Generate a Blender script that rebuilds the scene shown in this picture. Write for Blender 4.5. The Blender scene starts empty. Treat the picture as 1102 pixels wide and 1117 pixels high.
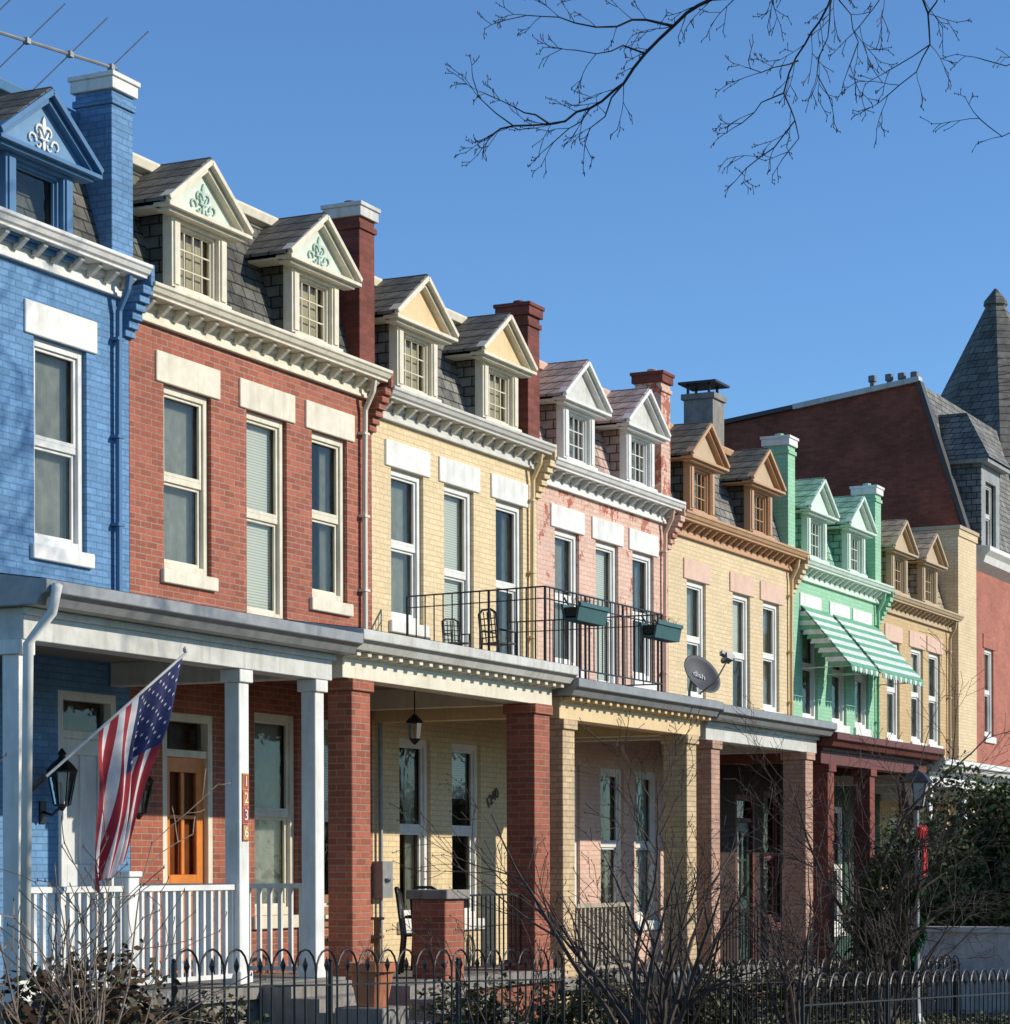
import bpy, math, random
from mathutils import Vector, Matrix
random.seed(7)
scene=bpy.context.scene
COL=scene.collection
R=random.uniform
# ---------------------------------------------------------------- mesh builder
class M:
    def __init__(s): s.v=[];s.f=[];s.m=[]
    def face(s,pts,mi=0):
        n=len(s.v); s.v+=[tuple(p) for p in pts]; s.f.append(tuple(range(n,n+len(pts)))); s.m.append(mi)
    def box(s,x0,x1,y0,y1,z0,z1,mi=0):
        n=len(s.v)
        s.v+=[(x0,y0,z0),(x1,y0,z0),(x1,y1,z0),(x0,y1,z0),(x0,y0,z1),(x1,y0,z1),(x1,y1,z1),(x0,y1,z1)]
        for q in ((0,3,2,1),(4,5,6,7),(0,1,5,4),(1,2,6,5),(2,3,7,6),(3,0,4,7)):
            s.f.append(tuple(n+i for i in q)); s.m.append(mi)
    def prof(s,pts,x0,x1,mi=0):
        n=len(s.v);k=len(pts)
        s.v+=[(x0,p[0],p[1]) for p in pts]+[(x1,p[0],p[1]) for p in pts]
        for i in range(k):
            j=(i+1)%k
            s.f.append((n+i,n+j,n+k+j,n+k+i)); s.m.append(mi)
        s.f.append(tuple(n+i for i in range(k))[::-1]); s.m.append(mi)
        s.f.append(tuple(n+k+i for i in range(k))); s.m.append(mi)
    def plate(s,pts,y0,y1,mi=0):
        n=len(s.v);k=len(pts)
        s.v+=[(p[0],y0,p[1]) for p in pts]+[(p[0],y1,p[1]) for p in pts]
        for i in range(k):
            j=(i+1)%k
            s.f.append((n+i,n+k+i,n+k+j,n+j)); s.m.append(mi)
        s.f.append(tuple(n+i for i in range(k))); s.m.append(mi)
        s.f.append(tuple(n+k+i for i in range(k))[::-1]); s.m.append(mi)
    def beam(s,a,b,w,h,mi=0,up=(0,0,1)):
        a=Vector(a);b=Vector(b);d=(b-a).normalized();u=Vector(up)
        r=d.cross(u)
        if r.length<1e-4: r=d.cross(Vector((0,1,0)))
        r.normalize();u=r.cross(d).normalized()
        n=len(s.v)
        for p in (a,b):
            for sx,sz in ((-1,-1),(1,-1),(1,1),(-1,1)):
                s.v.append(tuple(p+r*sx*w/2+u*sz*h/2))
        for q in ((0,1,2,3),(7,6,5,4),(0,4,5,1),(1,5,6,2),(2,6,7,3),(3,7,4,0)):
            s.f.append(tuple(n+i for i in q)); s.m.append(mi)
    def tube(s,pts,rad,k=6,mi=0,cap=True):
        pts=[Vector(p) for p in pts]
        if not hasattr(rad,'__len__'): rad=[rad]*len(pts)
        n=len(s.v); d=(pts[1]-pts[0]).normalized()
        r=d.cross(Vector((0,0,1)))
        if r.length<.05: r=d.cross(Vector((0,1,0)))
        r.normalize()
        for i,p in enumerate(pts):
            if i==0: t=pts[1]-pts[0]
            elif i==len(pts)-1: t=pts[-1]-pts[-2]
            else: t=pts[i+1]-pts[i-1]
            t.normalize(); r=(r-t*r.dot(t)).normalized(); u=t.cross(r)
            for j in range(k):
                a=2*math.pi*j/k
                s.v.append(tuple(p+(r*math.cos(a)+u*math.sin(a))*rad[i]))
        for i in range(len(pts)-1):
            for j in range(k):
                s.f.append((n+i*k+j,n+i*k+(j+1)%k,n+(i+1)*k+(j+1)%k,n+(i+1)*k+j)); s.m.append(mi)
        if cap:
            s.f.append(tuple(n+j for j in range(k))[::-1]); s.m.append(mi)
            s.f.append(tuple(n+(len(pts)-1)*k+j for j in range(k))); s.m.append(mi)
    def lathe(s,c,prf,k=16,mi=0,rot=0):
        n=len(s.v)
        for (r,z) in prf:
            for j in range(k):
                a=2*math.pi*j/k+rot
                s.v.append((c[0]+r*math.cos(a),c[1]+r*math.sin(a),c[2]+z))
        for i in range(len(prf)-1):
            for j in range(k):
                s.f.append((n+i*k+j,n+i*k+(j+1)%k,n+(i+1)*k+(j+1)%k,n+(i+1)*k+j)); s.m.append(mi)
        s.f.append(tuple(n+j for j in range(k))[::-1]); s.m.append(mi)
        s.f.append(tuple(n+(len(prf)-1)*k+j for j in range(k))); s.m.append(mi)
    def mesh(s,name,mats,smooth=False):
        me=bpy.data.meshes.new(name); me.from_pydata(s.v,[],s.f)
        for m in mats: me.materials.append(m)
        me.polygons.foreach_set('material_index',s.m)
        if smooth: me.polygons.foreach_set('use_smooth',[True]*len(s.f))
        me.update(); return me

def add(name,me,parent=None,loc=(0,0,0),bevel=0,label=None,rot=None):
    o=bpy.data.objects.new(name,me); COL.objects.link(o)
    o.location=loc
    if rot: o.rotation_euler=rot
    if parent: o.parent=parent
    if bevel:
        b=o.modifiers.new('bevel','BEVEL'); b.width=bevel; b.segments=1; b.limit_method='ANGLE'
    if label: o['label']=label
    return o
def thing(name,label,cat,loc=(0,0,0),me=None,group=None,rot=None,bevel=0):
    o=add(name,me,None,loc,bevel,label,rot)
    o['category']=cat
    if group:o['group']=group
    return o
# ---------------------------------------------------------------- materials
def newmat(name):
    m=bpy.data.materials.new(name); m.use_nodes=True
    return m,m.node_tree.nodes,m.node_tree.links,m.node_tree.nodes['Principled BSDF']
def wallvec(N,L):
    tc=N.new('ShaderNodeTexCoord'); sp=N.new('ShaderNodeSeparateXYZ'); L.new(tc.outputs['Object'],sp.inputs[0])
    ad=N.new('ShaderNodeMath'); L.new(sp.outputs[0],ad.inputs[0]); L.new(sp.outputs[1],ad.inputs[1])
    cb=N.new('ShaderNodeCombineXYZ'); L.new(ad.outputs[0],cb.inputs[0]); L.new(sp.outputs[2],cb.inputs[1])
    return tc,cb
def noise(N,L,vec,scale,detail=4,rough=.6):
    n=N.new('ShaderNodeTexNoise'); n.inputs['Scale'].default_value=scale; n.inputs['Detail'].default_value=min(detail,5)
    n.inputs['Roughness'].default_value=rough
    if vec: L.new(vec,n.inputs['Vector'])
    return n
def ramp(N,L,src,stops):
    r=N.new('ShaderNodeValToRGB'); e=r.color_ramp.elements
    e[0].position,e[0].color=stops[0][0],(*stops[0][1],1); e[1].position,e[1].color=stops[1][0],(*stops[1][1],1)
    for p,c in stops[2:]:
        x=e.new(p); x.color=(*c,1)
    L.new(src,r.inputs[0]); return r
def mix(N,L,a,b,fac,mode='MIX'):
    m=N.new('ShaderNodeMix'); m.data_type='RGBA'; m.blend_type=mode
    for s,k in ((fac,0),(a,6),(b,7)):
        if hasattr(s,'links'): L.new(s,m.inputs[k])
        elif isinstance(s,(tuple,list)): m.inputs[k].default_value=(*s,1)
        else: m.inputs[k].default_value=s
    return m.outputs[2]
def sc(c,k): return tuple(min(1,x*k) for x in c)
def brickmat(name,c,mortar,var=.12,bump=.5,bw=.205,bh=.068,ms=.007,peel=None,dirt=.35,rough=.75,off=.5,stain=None,sk=.4,pt=.61):
    m,N,L,P=newmat(name); tc,v=wallvec(N,L)
    b=N.new('ShaderNodeTexBrick'); L.new(v.outputs[0],b.inputs['Vector'])
    b.inputs['Scale'].default_value=1; b.inputs['Brick Width'].default_value=bw; b.inputs['Row Height'].default_value=bh
    b.inputs['Mortar Size'].default_value=ms; b.inputs['Mortar Smooth'].default_value=.3; b.offset=off
    b.inputs['Color1'].default_value=(*sc(c,1+var),1); b.inputs['Color2'].default_value=(*sc(c,1-var),1); b.inputs['Mortar'].default_value=(*mortar,1)
    big=noise(N,L,tc.outputs['Object'],.9,5,.7)
    r=ramp(N,L,big.outputs[0],[(.3,(1-dirt,)*3),(.65,(1.0,1.0,1.0))])
    col=mix(N,L,b.outputs['Color'],r.outputs[0],1.0,'MULTIPLY')
    if stain:
        mp=N.new('ShaderNodeMapping'); mp.inputs['Scale'].default_value=(3.0,3.0,.25); L.new(tc.outputs['Object'],mp.inputs[0])
        sn=noise(N,L,mp.outputs[0],1.6,4,.7); rr=ramp(N,L,sn.outputs[0],[(.48,(0,0,0)),(.72,(sk,)*3)])
        col=mix(N,L,col,stain,rr.outputs[0])
    if peel:
        # paint flakes mostly high on the wall, near the cornice
        sp=N.new('ShaderNodeSeparateXYZ'); L.new(tc.outputs['Object'],sp.inputs[0])
        mr=N.new('ShaderNodeMapRange'); L.new(sp.outputs[2],mr.inputs[0]); mr.inputs[1].default_value=5.5; mr.inputs[2].default_value=8.0; mr.inputs[3].default_value=-.02; mr.inputs[4].default_value=.075
        pn=noise(N,L,tc.outputs['Object'],2.4,5,.78); pa=N.new('ShaderNodeMath'); L.new(pn.outputs[0],pa.inputs[0]); L.new(mr.outputs[0],pa.inputs[1])
        pr=ramp(N,L,pa.outputs[0],[(pt,(0,0,0)),(pt+.015,(1,1,1))])
        col=mix(N,L,col,peel,pr.outputs[0])
    fn=noise(N,L,tc.outputs['Object'],22,2); rf=ramp(N,L,fn.outputs[0],[(.25,(.82,.82,.82)),(.7,(1.05,1.05,1.05))])
    col=mix(N,L,col,rf.outputs[0],1.0,'MULTIPLY')
    L.new(col,P.inputs['Base Color']); P.inputs['Roughness'].default_value=rough
    P.inputs['Specular IOR Level'].default_value=.3
    iv=N.new('ShaderNodeMath'); iv.operation='SUBTRACT'; iv.inputs[0].default_value=1; L.new(b.outputs['Fac'],iv.inputs[1])
    ad=N.new('ShaderNodeMath'); ad.operation='MULTIPLY_ADD'; L.new(fn.outputs[0],ad.inputs[0]); ad.inputs[1].default_value=.35; L.new(iv.outputs[0],ad.inputs[2])
    bp=N.new('ShaderNodeBump'); bp.inputs['Strength'].default_value=bump; bp.inputs['Distance'].default_value=.012
    L.new(ad.outputs[0],bp.inputs['Height']); L.new(bp.outputs[0],P.inputs['Normal'])
    return m
def paint(name,c,rough=.55,dirt=.16,scale=3,metal=0,bump=.12,streak=True):
    m,N,L,P=newmat(name); tc=N.new('ShaderNodeTexCoord')
    n=noise(N,L,tc.outputs['Object'],scale,5,.7); r=ramp(N,L,n.outputs[0],[(.3,(1-dirt,1-dirt*1.05,1-dirt*1.2)),(.62,(1,1,1))])
    col=mix(N,L,c,r.outputs[0],1.0,'MULTIPLY')
    if streak:
        mp=N.new('ShaderNodeMapping'); mp.inputs['Scale'].default_value=(7,7,.9); L.new(tc.outputs['Object'],mp.inputs[0])
        s=noise(N,L,mp.outputs[0],2,3); rs=ramp(N,L,s.outputs[0],[(.3,(1-dirt*.6,1-dirt*.7,1-dirt*.85)),(.5,(1,1,1))])
        col=mix(N,L,col,rs.outputs[0],1.0,'MULTIPLY')
    L.new(col,P.inputs['Base Color']); P.inputs['Roughness'].default_value=rough; P.inputs['Metallic'].default_value=metal
    P.inputs['Specular IOR Level'].default_value=.35
    bp=N.new('ShaderNodeBump'); bp.inputs['Strength'].default_value=bump; bp.inputs['Distance'].default_value=.01
    L.new(n.outputs[0],bp.inputs['Height']); L.new(bp.outputs[0],P.inputs['Normal'])
    return m
def slatemat(name,c,c2,w=.24,h=.14):
    m,N,L,P=newmat(name); tc,v=wallvec(N,L)
    b=N.new('ShaderNodeTexBrick'); L.new(v.outputs[0],b.inputs['Vector']); b.inputs['Scale'].default_value=1
    b.inputs['Brick Width'].default_value=w; b.inputs['Row Height'].default_value=h; b.inputs['Mortar Size'].default_value=.010
    b.inputs['Mortar Smooth'].default_value=.2
    b.inputs['Color1'].default_value=(*c,1); b.inputs['Color2'].default_value=(*c2,1); b.inputs['Mortar'].default_value=(*sc(c,.25),1)
    n=noise(N,L,tc.outputs['Object'],2.5,5,.75); r=ramp(N,L,n.outputs[0],[(.3,(.45,.44,.42)),(.68,(1.3,1.3,1.25))])
    col=mix(N,L,b.outputs['Color'],r.outputs[0],1.0,'MULTIPLY')
    L.new(col,P.inputs['Base Color']); P.inputs['Roughness'].default_value=.8; P.inputs['Specular IOR Level'].default_value=.25
    iv=N.new('ShaderNodeMath'); iv.operation='SUBTRACT'; iv.inputs[0].default_value=1; L.new(b.outputs['Fac'],iv.inputs[1])
    sp=N.new('ShaderNodeSeparateXYZ'); L.new(v.outputs[0],sp.inputs[0])
    md=N.new('ShaderNodeMath'); md.operation='FLOORED_MODULO'; L.new(sp.outputs[1],md.inputs[0]); md.inputs[1].default_value=h
    ml=N.new('ShaderNodeMath'); ml.operation='MULTIPLY'; L.new(md.outputs[0],ml.inputs[0]); ml.inputs[1].default_value=-2/h
    ad=N.new('ShaderNodeMath'); L.new(iv.outputs[0],ad.inputs[0]); L.new(ml.outputs[0],ad.inputs[1])
    a2=N.new('ShaderNodeMath'); L.new(ad.outputs[0],a2.inputs[0]); L.new(n.outputs[0],a2.inputs[1])
    bp=N.new('ShaderNodeBump'); bp.inputs['Strength'].default_value=.8; bp.inputs['Distance'].default_value=.015
    L.new(a2.outputs[0],bp.inputs['Height']); L.new(bp.outputs[0],P.inputs['Normal'])
    return m
def glassmat():
    m,N,L,P=newmat('window glass'); N.remove(P); out=N['Material Output']
    tr=N.new('ShaderNodeBsdfTransparent'); tr.inputs[0].default_value=(.84,.88,.85,1)
    gl=N.new('ShaderNodeBsdfGlossy'); gl.inputs['Roughness'].default_value=.05; gl.inputs['Color'].default_value=(.85,.80,.72,1)
    tc=N.new('ShaderNodeTexCoord'); n=noise(N,L,tc.outputs['Object'],2.2,3); bp=N.new('ShaderNodeBump'); bp.inputs['Strength'].default_value=.45; bp.inputs['Distance'].default_value=.02
    L.new(n.outputs[0],bp.inputs['Height']); L.new(bp.outputs[0],gl.inputs['Normal'])
    fr=N.new('ShaderNodeFresnel'); fr.inputs[0].default_value=1.6; L.new(bp.outputs[0],fr.inputs['Normal'])
    mx=N.new('ShaderNodeMixShader'); L.new(fr.outputs[0],mx.inputs[0]); L.new(tr.outputs[0],mx.inputs[1]); L.new(gl.outputs[0],mx.inputs[2])
    L.new(mx.outputs[0],out.inputs[0]); return m
def blindmat(name,c,s=28):
    m,N,L,P=newmat(name); tc=N.new('ShaderNodeTexCoord'); w=N.new('ShaderNodeTexWave'); w.bands_direction='Z'; w.inputs['Scale'].default_value=s/3.14/2*2.2
    L.new(tc.outputs['Object'],w.inputs['Vector']); r=ramp(N,L,w.outputs[0],[(.1,sc(c,.6)),(.5,c)])
    L.new(r.outputs[0],P.inputs['Base Color']); P.inputs['Roughness'].default_value=.7; return m
def flat(name,c,rough=.6,metal=0):
    m,N,L,P=newmat(name)
    tc=N.new('ShaderNodeTexCoord'); n=noise(N,L,tc.outputs['Object'],8,3); r=ramp(N,L,n.outputs[0],[(.3,sc(c,.8)),(.7,sc(c,1.1))])
    L.new(r.outputs[0],P.inputs['Base Color']); P.inputs['Roughness'].default_value=rough; P.inputs['Metallic'].default_value=metal; return m
def barkmat(name,c):
    m,N,L,P=newmat(name); tc=N.new('ShaderNodeTexCoord'); n=noise(N,L,tc.outputs['Object'],14,4); r=ramp(N,L,n.outputs[0],[(.3,sc(c,.5)),(.7,sc(c,1.4))])
    L.new(r.outputs[0],P.inputs['Base Color']); P.inputs['Roughness'].default_value=.9
    return m
def leafmat(name,a,b,c):
    m,N,L,P=newmat(name); g=N.new('ShaderNodeNewGeometry'); r=ramp(N,L,g.outputs['Random Per Island'],[(0,a),(.5,b),(1,c)])
    L.new(r.outputs[0],P.inputs['Base Color']); P.inputs['Roughness'].default_value=.6; P.inputs['Specular IOR Level'].default_value=.25; return m

WHITE=paint('white paint',(.78,.77,.72),dirt=.18)
CREAM=paint('cream paint',(.76,.70,.55),dirt=.2)
GREYW=paint('grey white paint',(.62,.61,.56),dirt=.28)
GLASS=glassmat()
DARK,N,L,P=newmat('dim interior'); tc=N.new('ShaderNodeTexCoord'); n=noise(N,L,tc.outputs['Object'],1.7,4,.6); r=ramp(N,L,n.outputs[0],[(.38,(.05,.052,.05)),(.62,(.24,.23,.19))]); L.new(r.outputs[0],P.inputs['Base Color']); P.inputs['Roughness'].default_value=.9
BLIND=blindmat('blind',(.64,.65,.6)); CURT=flat('curtain',(.54,.53,.47),.9); SHADE=flat('tan roller shade',(.50,.42,.28),.9); LACE=flat('pale net curtain',(.47,.47,.43),.9)
IRON=flat('black iron',(.012,.012,.013),.45)
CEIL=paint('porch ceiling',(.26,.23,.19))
ROOFF=flat('flat roof felt',(.08,.08,.085),.9)
CONC=paint('concrete',(.28,.26,.235),.9,.35,4,bump=.6)
REDB=brickmat('red brick',(.41,.12,.068),(.42,.27,.2),.22,.6,ms=.008,dirt=.28,stain=(.22,.065,.04))
PIER=brickmat('red brick pier',(.38,.108,.058),(.36,.24,.17),.22,.6,dirt=.28)
DKRED=brickmat('dark red brick',(.25,.062,.04),(.19,.09,.065),.2,.5,dirt=.4)
# ---------------------------------------------------------------- ground height
def gz(x): 
    x=min(max(x,-40),75); return .43-.031*(x-14.6)
# ---------------------------------------------------------------- parts
_wc={}
_cyc=['curt','full','lace','half','curt','third','lace','full','curt','half']; _ci=[0]
def window(parent,x,z,w,h,fm,lint=None,sill=None,cover=None,mun=None,fw=.075,label=None,y=0,lw=.16,lh=.33,srow=.15,single=False):
    key=(round(w,3),round(h,3),fm.name,mun,fw,single)
    if key not in _wc:
        f=M(); d0,d1=.05,.14
        f.box(0,fw,d0,d1,0,h); f.box(w-fw,w,d0,d1,0,h); f.box(fw,w-fw,d0,d1,h-fw,h); f.box(fw,w-fw,d0,d1,0,fw*1.1)
        mz=h*.5
        a=.045 if not single else .025
        if single: parts=((fw*1.1,h-fw,.08),)
        else:
            f.box(fw,w-fw,.075,.11,mz-.03,mz+.035); parts=((mz+.035,h-fw,.075),(fw*1.1,mz-.03,.1))
        for (z0,z1,yy) in parts:
            f.box(fw,fw+a,yy,yy+.03,z0,z1); f.box(w-fw-a,w-fw,yy,yy+.03,z0,z1)
            f.box(fw+a,w-fw-a,yy,yy+.03,z1-a*.7,z1); f.box(fw+a,w-fw-a,yy,yy+.03,z0,z0+a*.9)
            if mun:
                nx,nz=mun
                for i in range(1,nx):
                    xx=fw+(w-2*fw)*i/nx; f.box(xx-.009,xx+.009,yy+.004,yy+.026,z0+a*.9,z1-a*.7)
                for i in range(1,nz):
                    zz=z0+(z1-z0)*i/nz; f.box(fw+a,w-fw-a,yy+.006,yy+.024,zz-.009,zz+.009)
        g=M(); g.face([(fw,.116,fw),(w-fw,.116,fw),(w-fw,.116,h-fw),(fw,.116,h-fw)])
        bk=M(); bk.face([(-.05,.45,-.05),(w+.05,.45,-.05),(w+.05,.45,h+.05),(-.05,.45,h+.05)])
        for q in (((0,.142,0),(0,.45,0),(0,.45,h),(0,.142,h)),((w,.142,0),(w,.45,0),(w,.45,h),(w,.142,h)),((0,.142,h),(w,.142,h),(w,.45,h),(0,.45,h)),((0,.142,0),(w,.142,0),(w,.45,0),(0,.45,0))): bk.face(q)
        _wc[key]=(f.mesh('window',[fm]),g.mesh('glass',[GLASS]),bk.mesh('dark_room',[DARK]))
    a,b,c=_wc[key]
    o=add('window',a,parent,(x,y,z),.004,label)
    add('glass',b,o); add('interior',c,o)
    if cover is None: cover=_cyc[_ci[0]%10]; _ci[0]+=1
    if cover!='none':
        m=M(); fr={'half':R(.4,.6),'full':1,'third':R(.25,.4),'curt':1,'lace':1,'shade':1}[cover]
        if cover in('curt','lace'):
            n=14; k_=R(.25,.42) if cover=='curt' else .5
            for side in (0,1):
                ww=(w-2*fw)*k_
                for i in range(n):
                    x0=(fw+ww*i/n) if side==0 else (w-fw-ww*i/n); x1=(fw+ww*(i+1)/n) if side==0 else (w-fw-ww*(i+1)/n)
                    m.face([(x0,.2+.03*(i%2),fw),(x1,.2+.03*((i+1)%2),fw),(x1,.2+.03*((i+1)%2),h-fw),(x0,.2+.03*(i%2),h-fw)])
            add('curtain',m.mesh('curtain',[CURT if cover=='curt' else LACE]),o)
        else:
            m.face([(fw,.17,h-fw-(h-2*fw)*fr),(w-fw,.17,h-fw-(h-2*fw)*fr),(w-fw,.17,h-fw),(fw,.17,h-fw)])
            add('blind',m.mesh('blind',[SHADE if cover=='shade' else BLIND]),o)
    if lint:
        m=M(); m.box(-lw,w+lw,-.025,.05,h+.005,h+lh); add('lintel',m.mesh('lintel',[lint]),o,bevel=.008)
    if sill:
        m=M(); m.box(-.07,w+.07,-.05,.05,-srow,-.002); add('sill',m.mesh('sill',[sill]),o,bevel=.008)
    return o
BRASS=flat('brass',(.5,.35,.12),.3,1); REDGL=flat('amber door pane',(.26,.07,.025),.3)
def door(parent,x,z,w,h,dm,fm,transom=.45,label=None,y=0,lite=True):
    f=M(); t=.09
    H=h+transom
    f.box(0,t,.0,.14,0,H); f.box(w-t,w,.0,.14,0,H); f.box(t,w-t,.0,.14,H-t,H); f.box(t,w-t,.02,.13,h-.02,h+.06)
    d=M(); x0,x1=t,w-t; zz=h-.02; st=.14
    d.box(x0,x0+st,.06,.11,0,zz); d.box(x1-st,x1,.06,.11,0,zz); d.box(x0+st,x1-st,.06,.11,zz-.16,zz); d.box(x0+st,x1-st,.06,.11,0,.24)
    d.box(x0+st,x1-st,.06,.11,.9,1.12); xm=(x0+x1)/2; d.box(xm-.05,xm+.05,.062,.108,.24,.9); d.box(x0+st,x1-st,.085,.1,.24,.9)
    if not lite: d.box(x0+st,x1-st,.085,.1,1.12,zz-.16); d.box(xm-.04,xm+.04,.062,.108,1.12,zz-.16)
    else:
        d.box(xm-.03,xm+.03,.066,.104,1.12,zz-.16)
        d.box(x0+st,x1-st,.068,.102,1.72,1.76)
    o=add('door',d.mesh('door',[dm]),parent,(x,y,z),.005,label)
    add('door_frame',f.mesh('door_frame',[fm]),o,bevel=.005)
    g=M()
    if lite: g.face([(x0+st,.088,1.12),(x1-st,.088,1.12),(x1-st,.088,zz-.16),(x0+st,.088,zz-.16)])
    g.face([(t,.09,h+.06),(w-t,.09,h+.06),(w-t,.09,H-t),(t,.09,H-t)])
    add('glass',g.mesh('glass',[GLASS]),o)
    b=M(); b.face([(0,.3,0),(w,.3,0),(w,.3,H),(0,.3,H)]); add('interior',b.mesh('interior',[DARK]),o)
    if lite:
        b=M(); b.face([(x0+.08,.14,1.05),(x1-.08,.14,1.05),(x1-.08,.14,zz-.1),(x0+.08,.14,zz-.1)]); add('curtain',b.mesh('curtain',[REDGL if dm.name.startswith('orange') else CURT]),o)
    k=M(); k.lathe((x1-.055,.03,.98),[(.012,-.02),(.028,-.01),(.03,.01),(.012,.025)],8); add('handle',k.mesh('handle',[BRASS]),o)
    return o
def wall_mesh(name,W,z0,z1,ops,m1,depth=9,m2=None,split=None):
    w=M(); e=.004; D=.145
    xs=sorted({e,W-e,*[o[0] for o in ops],*[o[1] for o in ops]}); zs=sorted({z0,z1,*([split] if split else []),*[o[2] for o in ops],*[o[3] for o in ops]})
    for i in range(len(xs)-1):
        for j in range(len(zs)-1):
            cx,cz=(xs[i]+xs[i+1])/2,(zs[j]+zs[j+1])/2
            if any(o[0]<cx<o[1] and o[2]<cz<o[3] for o in ops): continue
            w.face([(xs[i],0,zs[j]),(xs[i+1],0,zs[j]),(xs[i+1],0,zs[j+1]),(xs[i],0,zs[j+1])],1 if (split and cz<split) else 0)
    for a,b,c,d in ops:
        mi=1 if (split and d<split) else 0
        w.face([(a,0,c),(a,D,c),(a,D,d),(a,0,d)],mi); w.face([(b,0,c),(b,0,d),(b,D,d),(b,D,c)],mi)
        w.face([(a,0,d),(a,D,d),(b,D,d),(b,0,d)],mi); w.face([(a,0,c),(b,0,c),(b,D,c),(a,D,c)],mi)
    w.face([(e,0,z0),(e,depth,z0),(e,depth,z1),(e,0,z1)]); w.face([(W-e,0,z0),(W-e,0,z1),(W-e,depth,z1),(W-e,depth,z0)])
    w.face([(e,depth,z0),(W-e,depth,z0),(W-e,depth,z1),(e,depth,z1)])
    return w.mesh(name,[m1,m2 or m1])
def cornice(W,P=.32,bs=.3):
    c=M(); a,b=.02,W-.02
    z=8
    c.prof([(.1,z+.03),(-P,z),(-P,z-.035),(-P+.02,z-.05),(-P+.04,z-.09),(-P+.07,z-.11),(-P+.07,z-.135),(.1,z-.135)],a,b)
    c.prof([(.02,z-.137),(-.07,z-.137),(-.07,z-.18),(-.04,z-.2),(-.04,z-.3),(-.06,z-.315),(-.06,z-.345),(.02,z-.345)],a+.02,b-.02)
    n=int(W/bs)
    for i in range(n):
        x=a+.16+(b-a-.32)*i/(n-1)
        c.prof([(-.07,z-.136),(-P+.12,z-.136),(-P+.12,z-.165),(-P+.16,z-.195),(-.09,z-.25),(-.041,z-.25)],x-.035,x+.035,1)
    return c
def fleur():
    f=M()
    def blob(cx,cz,rx,rz,rot,n=12):
        pts=[]
        for i in range(n):
            t=2*math.pi*i/n; x=rx*math.sin(t); z=rz*math.cos(t)
            if abs(math.cos(t))>.8: x*=.5
            pts.append((cx+x*math.cos(rot)-z*math.sin(rot),cz+x*math.sin(rot)+z*math.cos(rot)))
        f.plate(pts,-.02,0)
    def curl(cx,cz,r,a0,a1,w,sg):
        n=9; P=[]
        for i in range(n+1):
            t=a0+(a1-a0)*i/n; rr=r*(1-.5*i/n); P.append((cx+sg*rr*math.cos(t),cz+rr*math.sin(t)))
        for i in range(n):
            (xa,za),(xb,zb)=P[i],P[i+1]; dx,dz=xb-xa,zb-za; l=math.hypot(dx,dz) or 1; nx,nz=-dz/l*w*(1-.6*i/n),dx/l*w*(1-.6*i/n)
            f.plate([(xa-nx,za-nz),(xb-nx,zb-nz),(xb+nx,zb+nz),(xa+nx,za+nz)],-.018,0)
    blob(0,.27,.028,.1,0); blob(0,.06,.022,.06,0)
    for s in (-1,1):
        curl(s*.075,.2,.075,3.1,-.9,.017,s); curl(s*.19,.09,.07,3.3,-1.2,.014,s); curl(s*.1,.06,.05,2.8,5.6,.012,s)
        blob(s*.045,.16,.014,.07,-s*.5)
    f.plate([(-.07,.118),(.07,.118),(.07,.136),(-.07,.136)],-.024,0)
    return f
_dc={}
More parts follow.
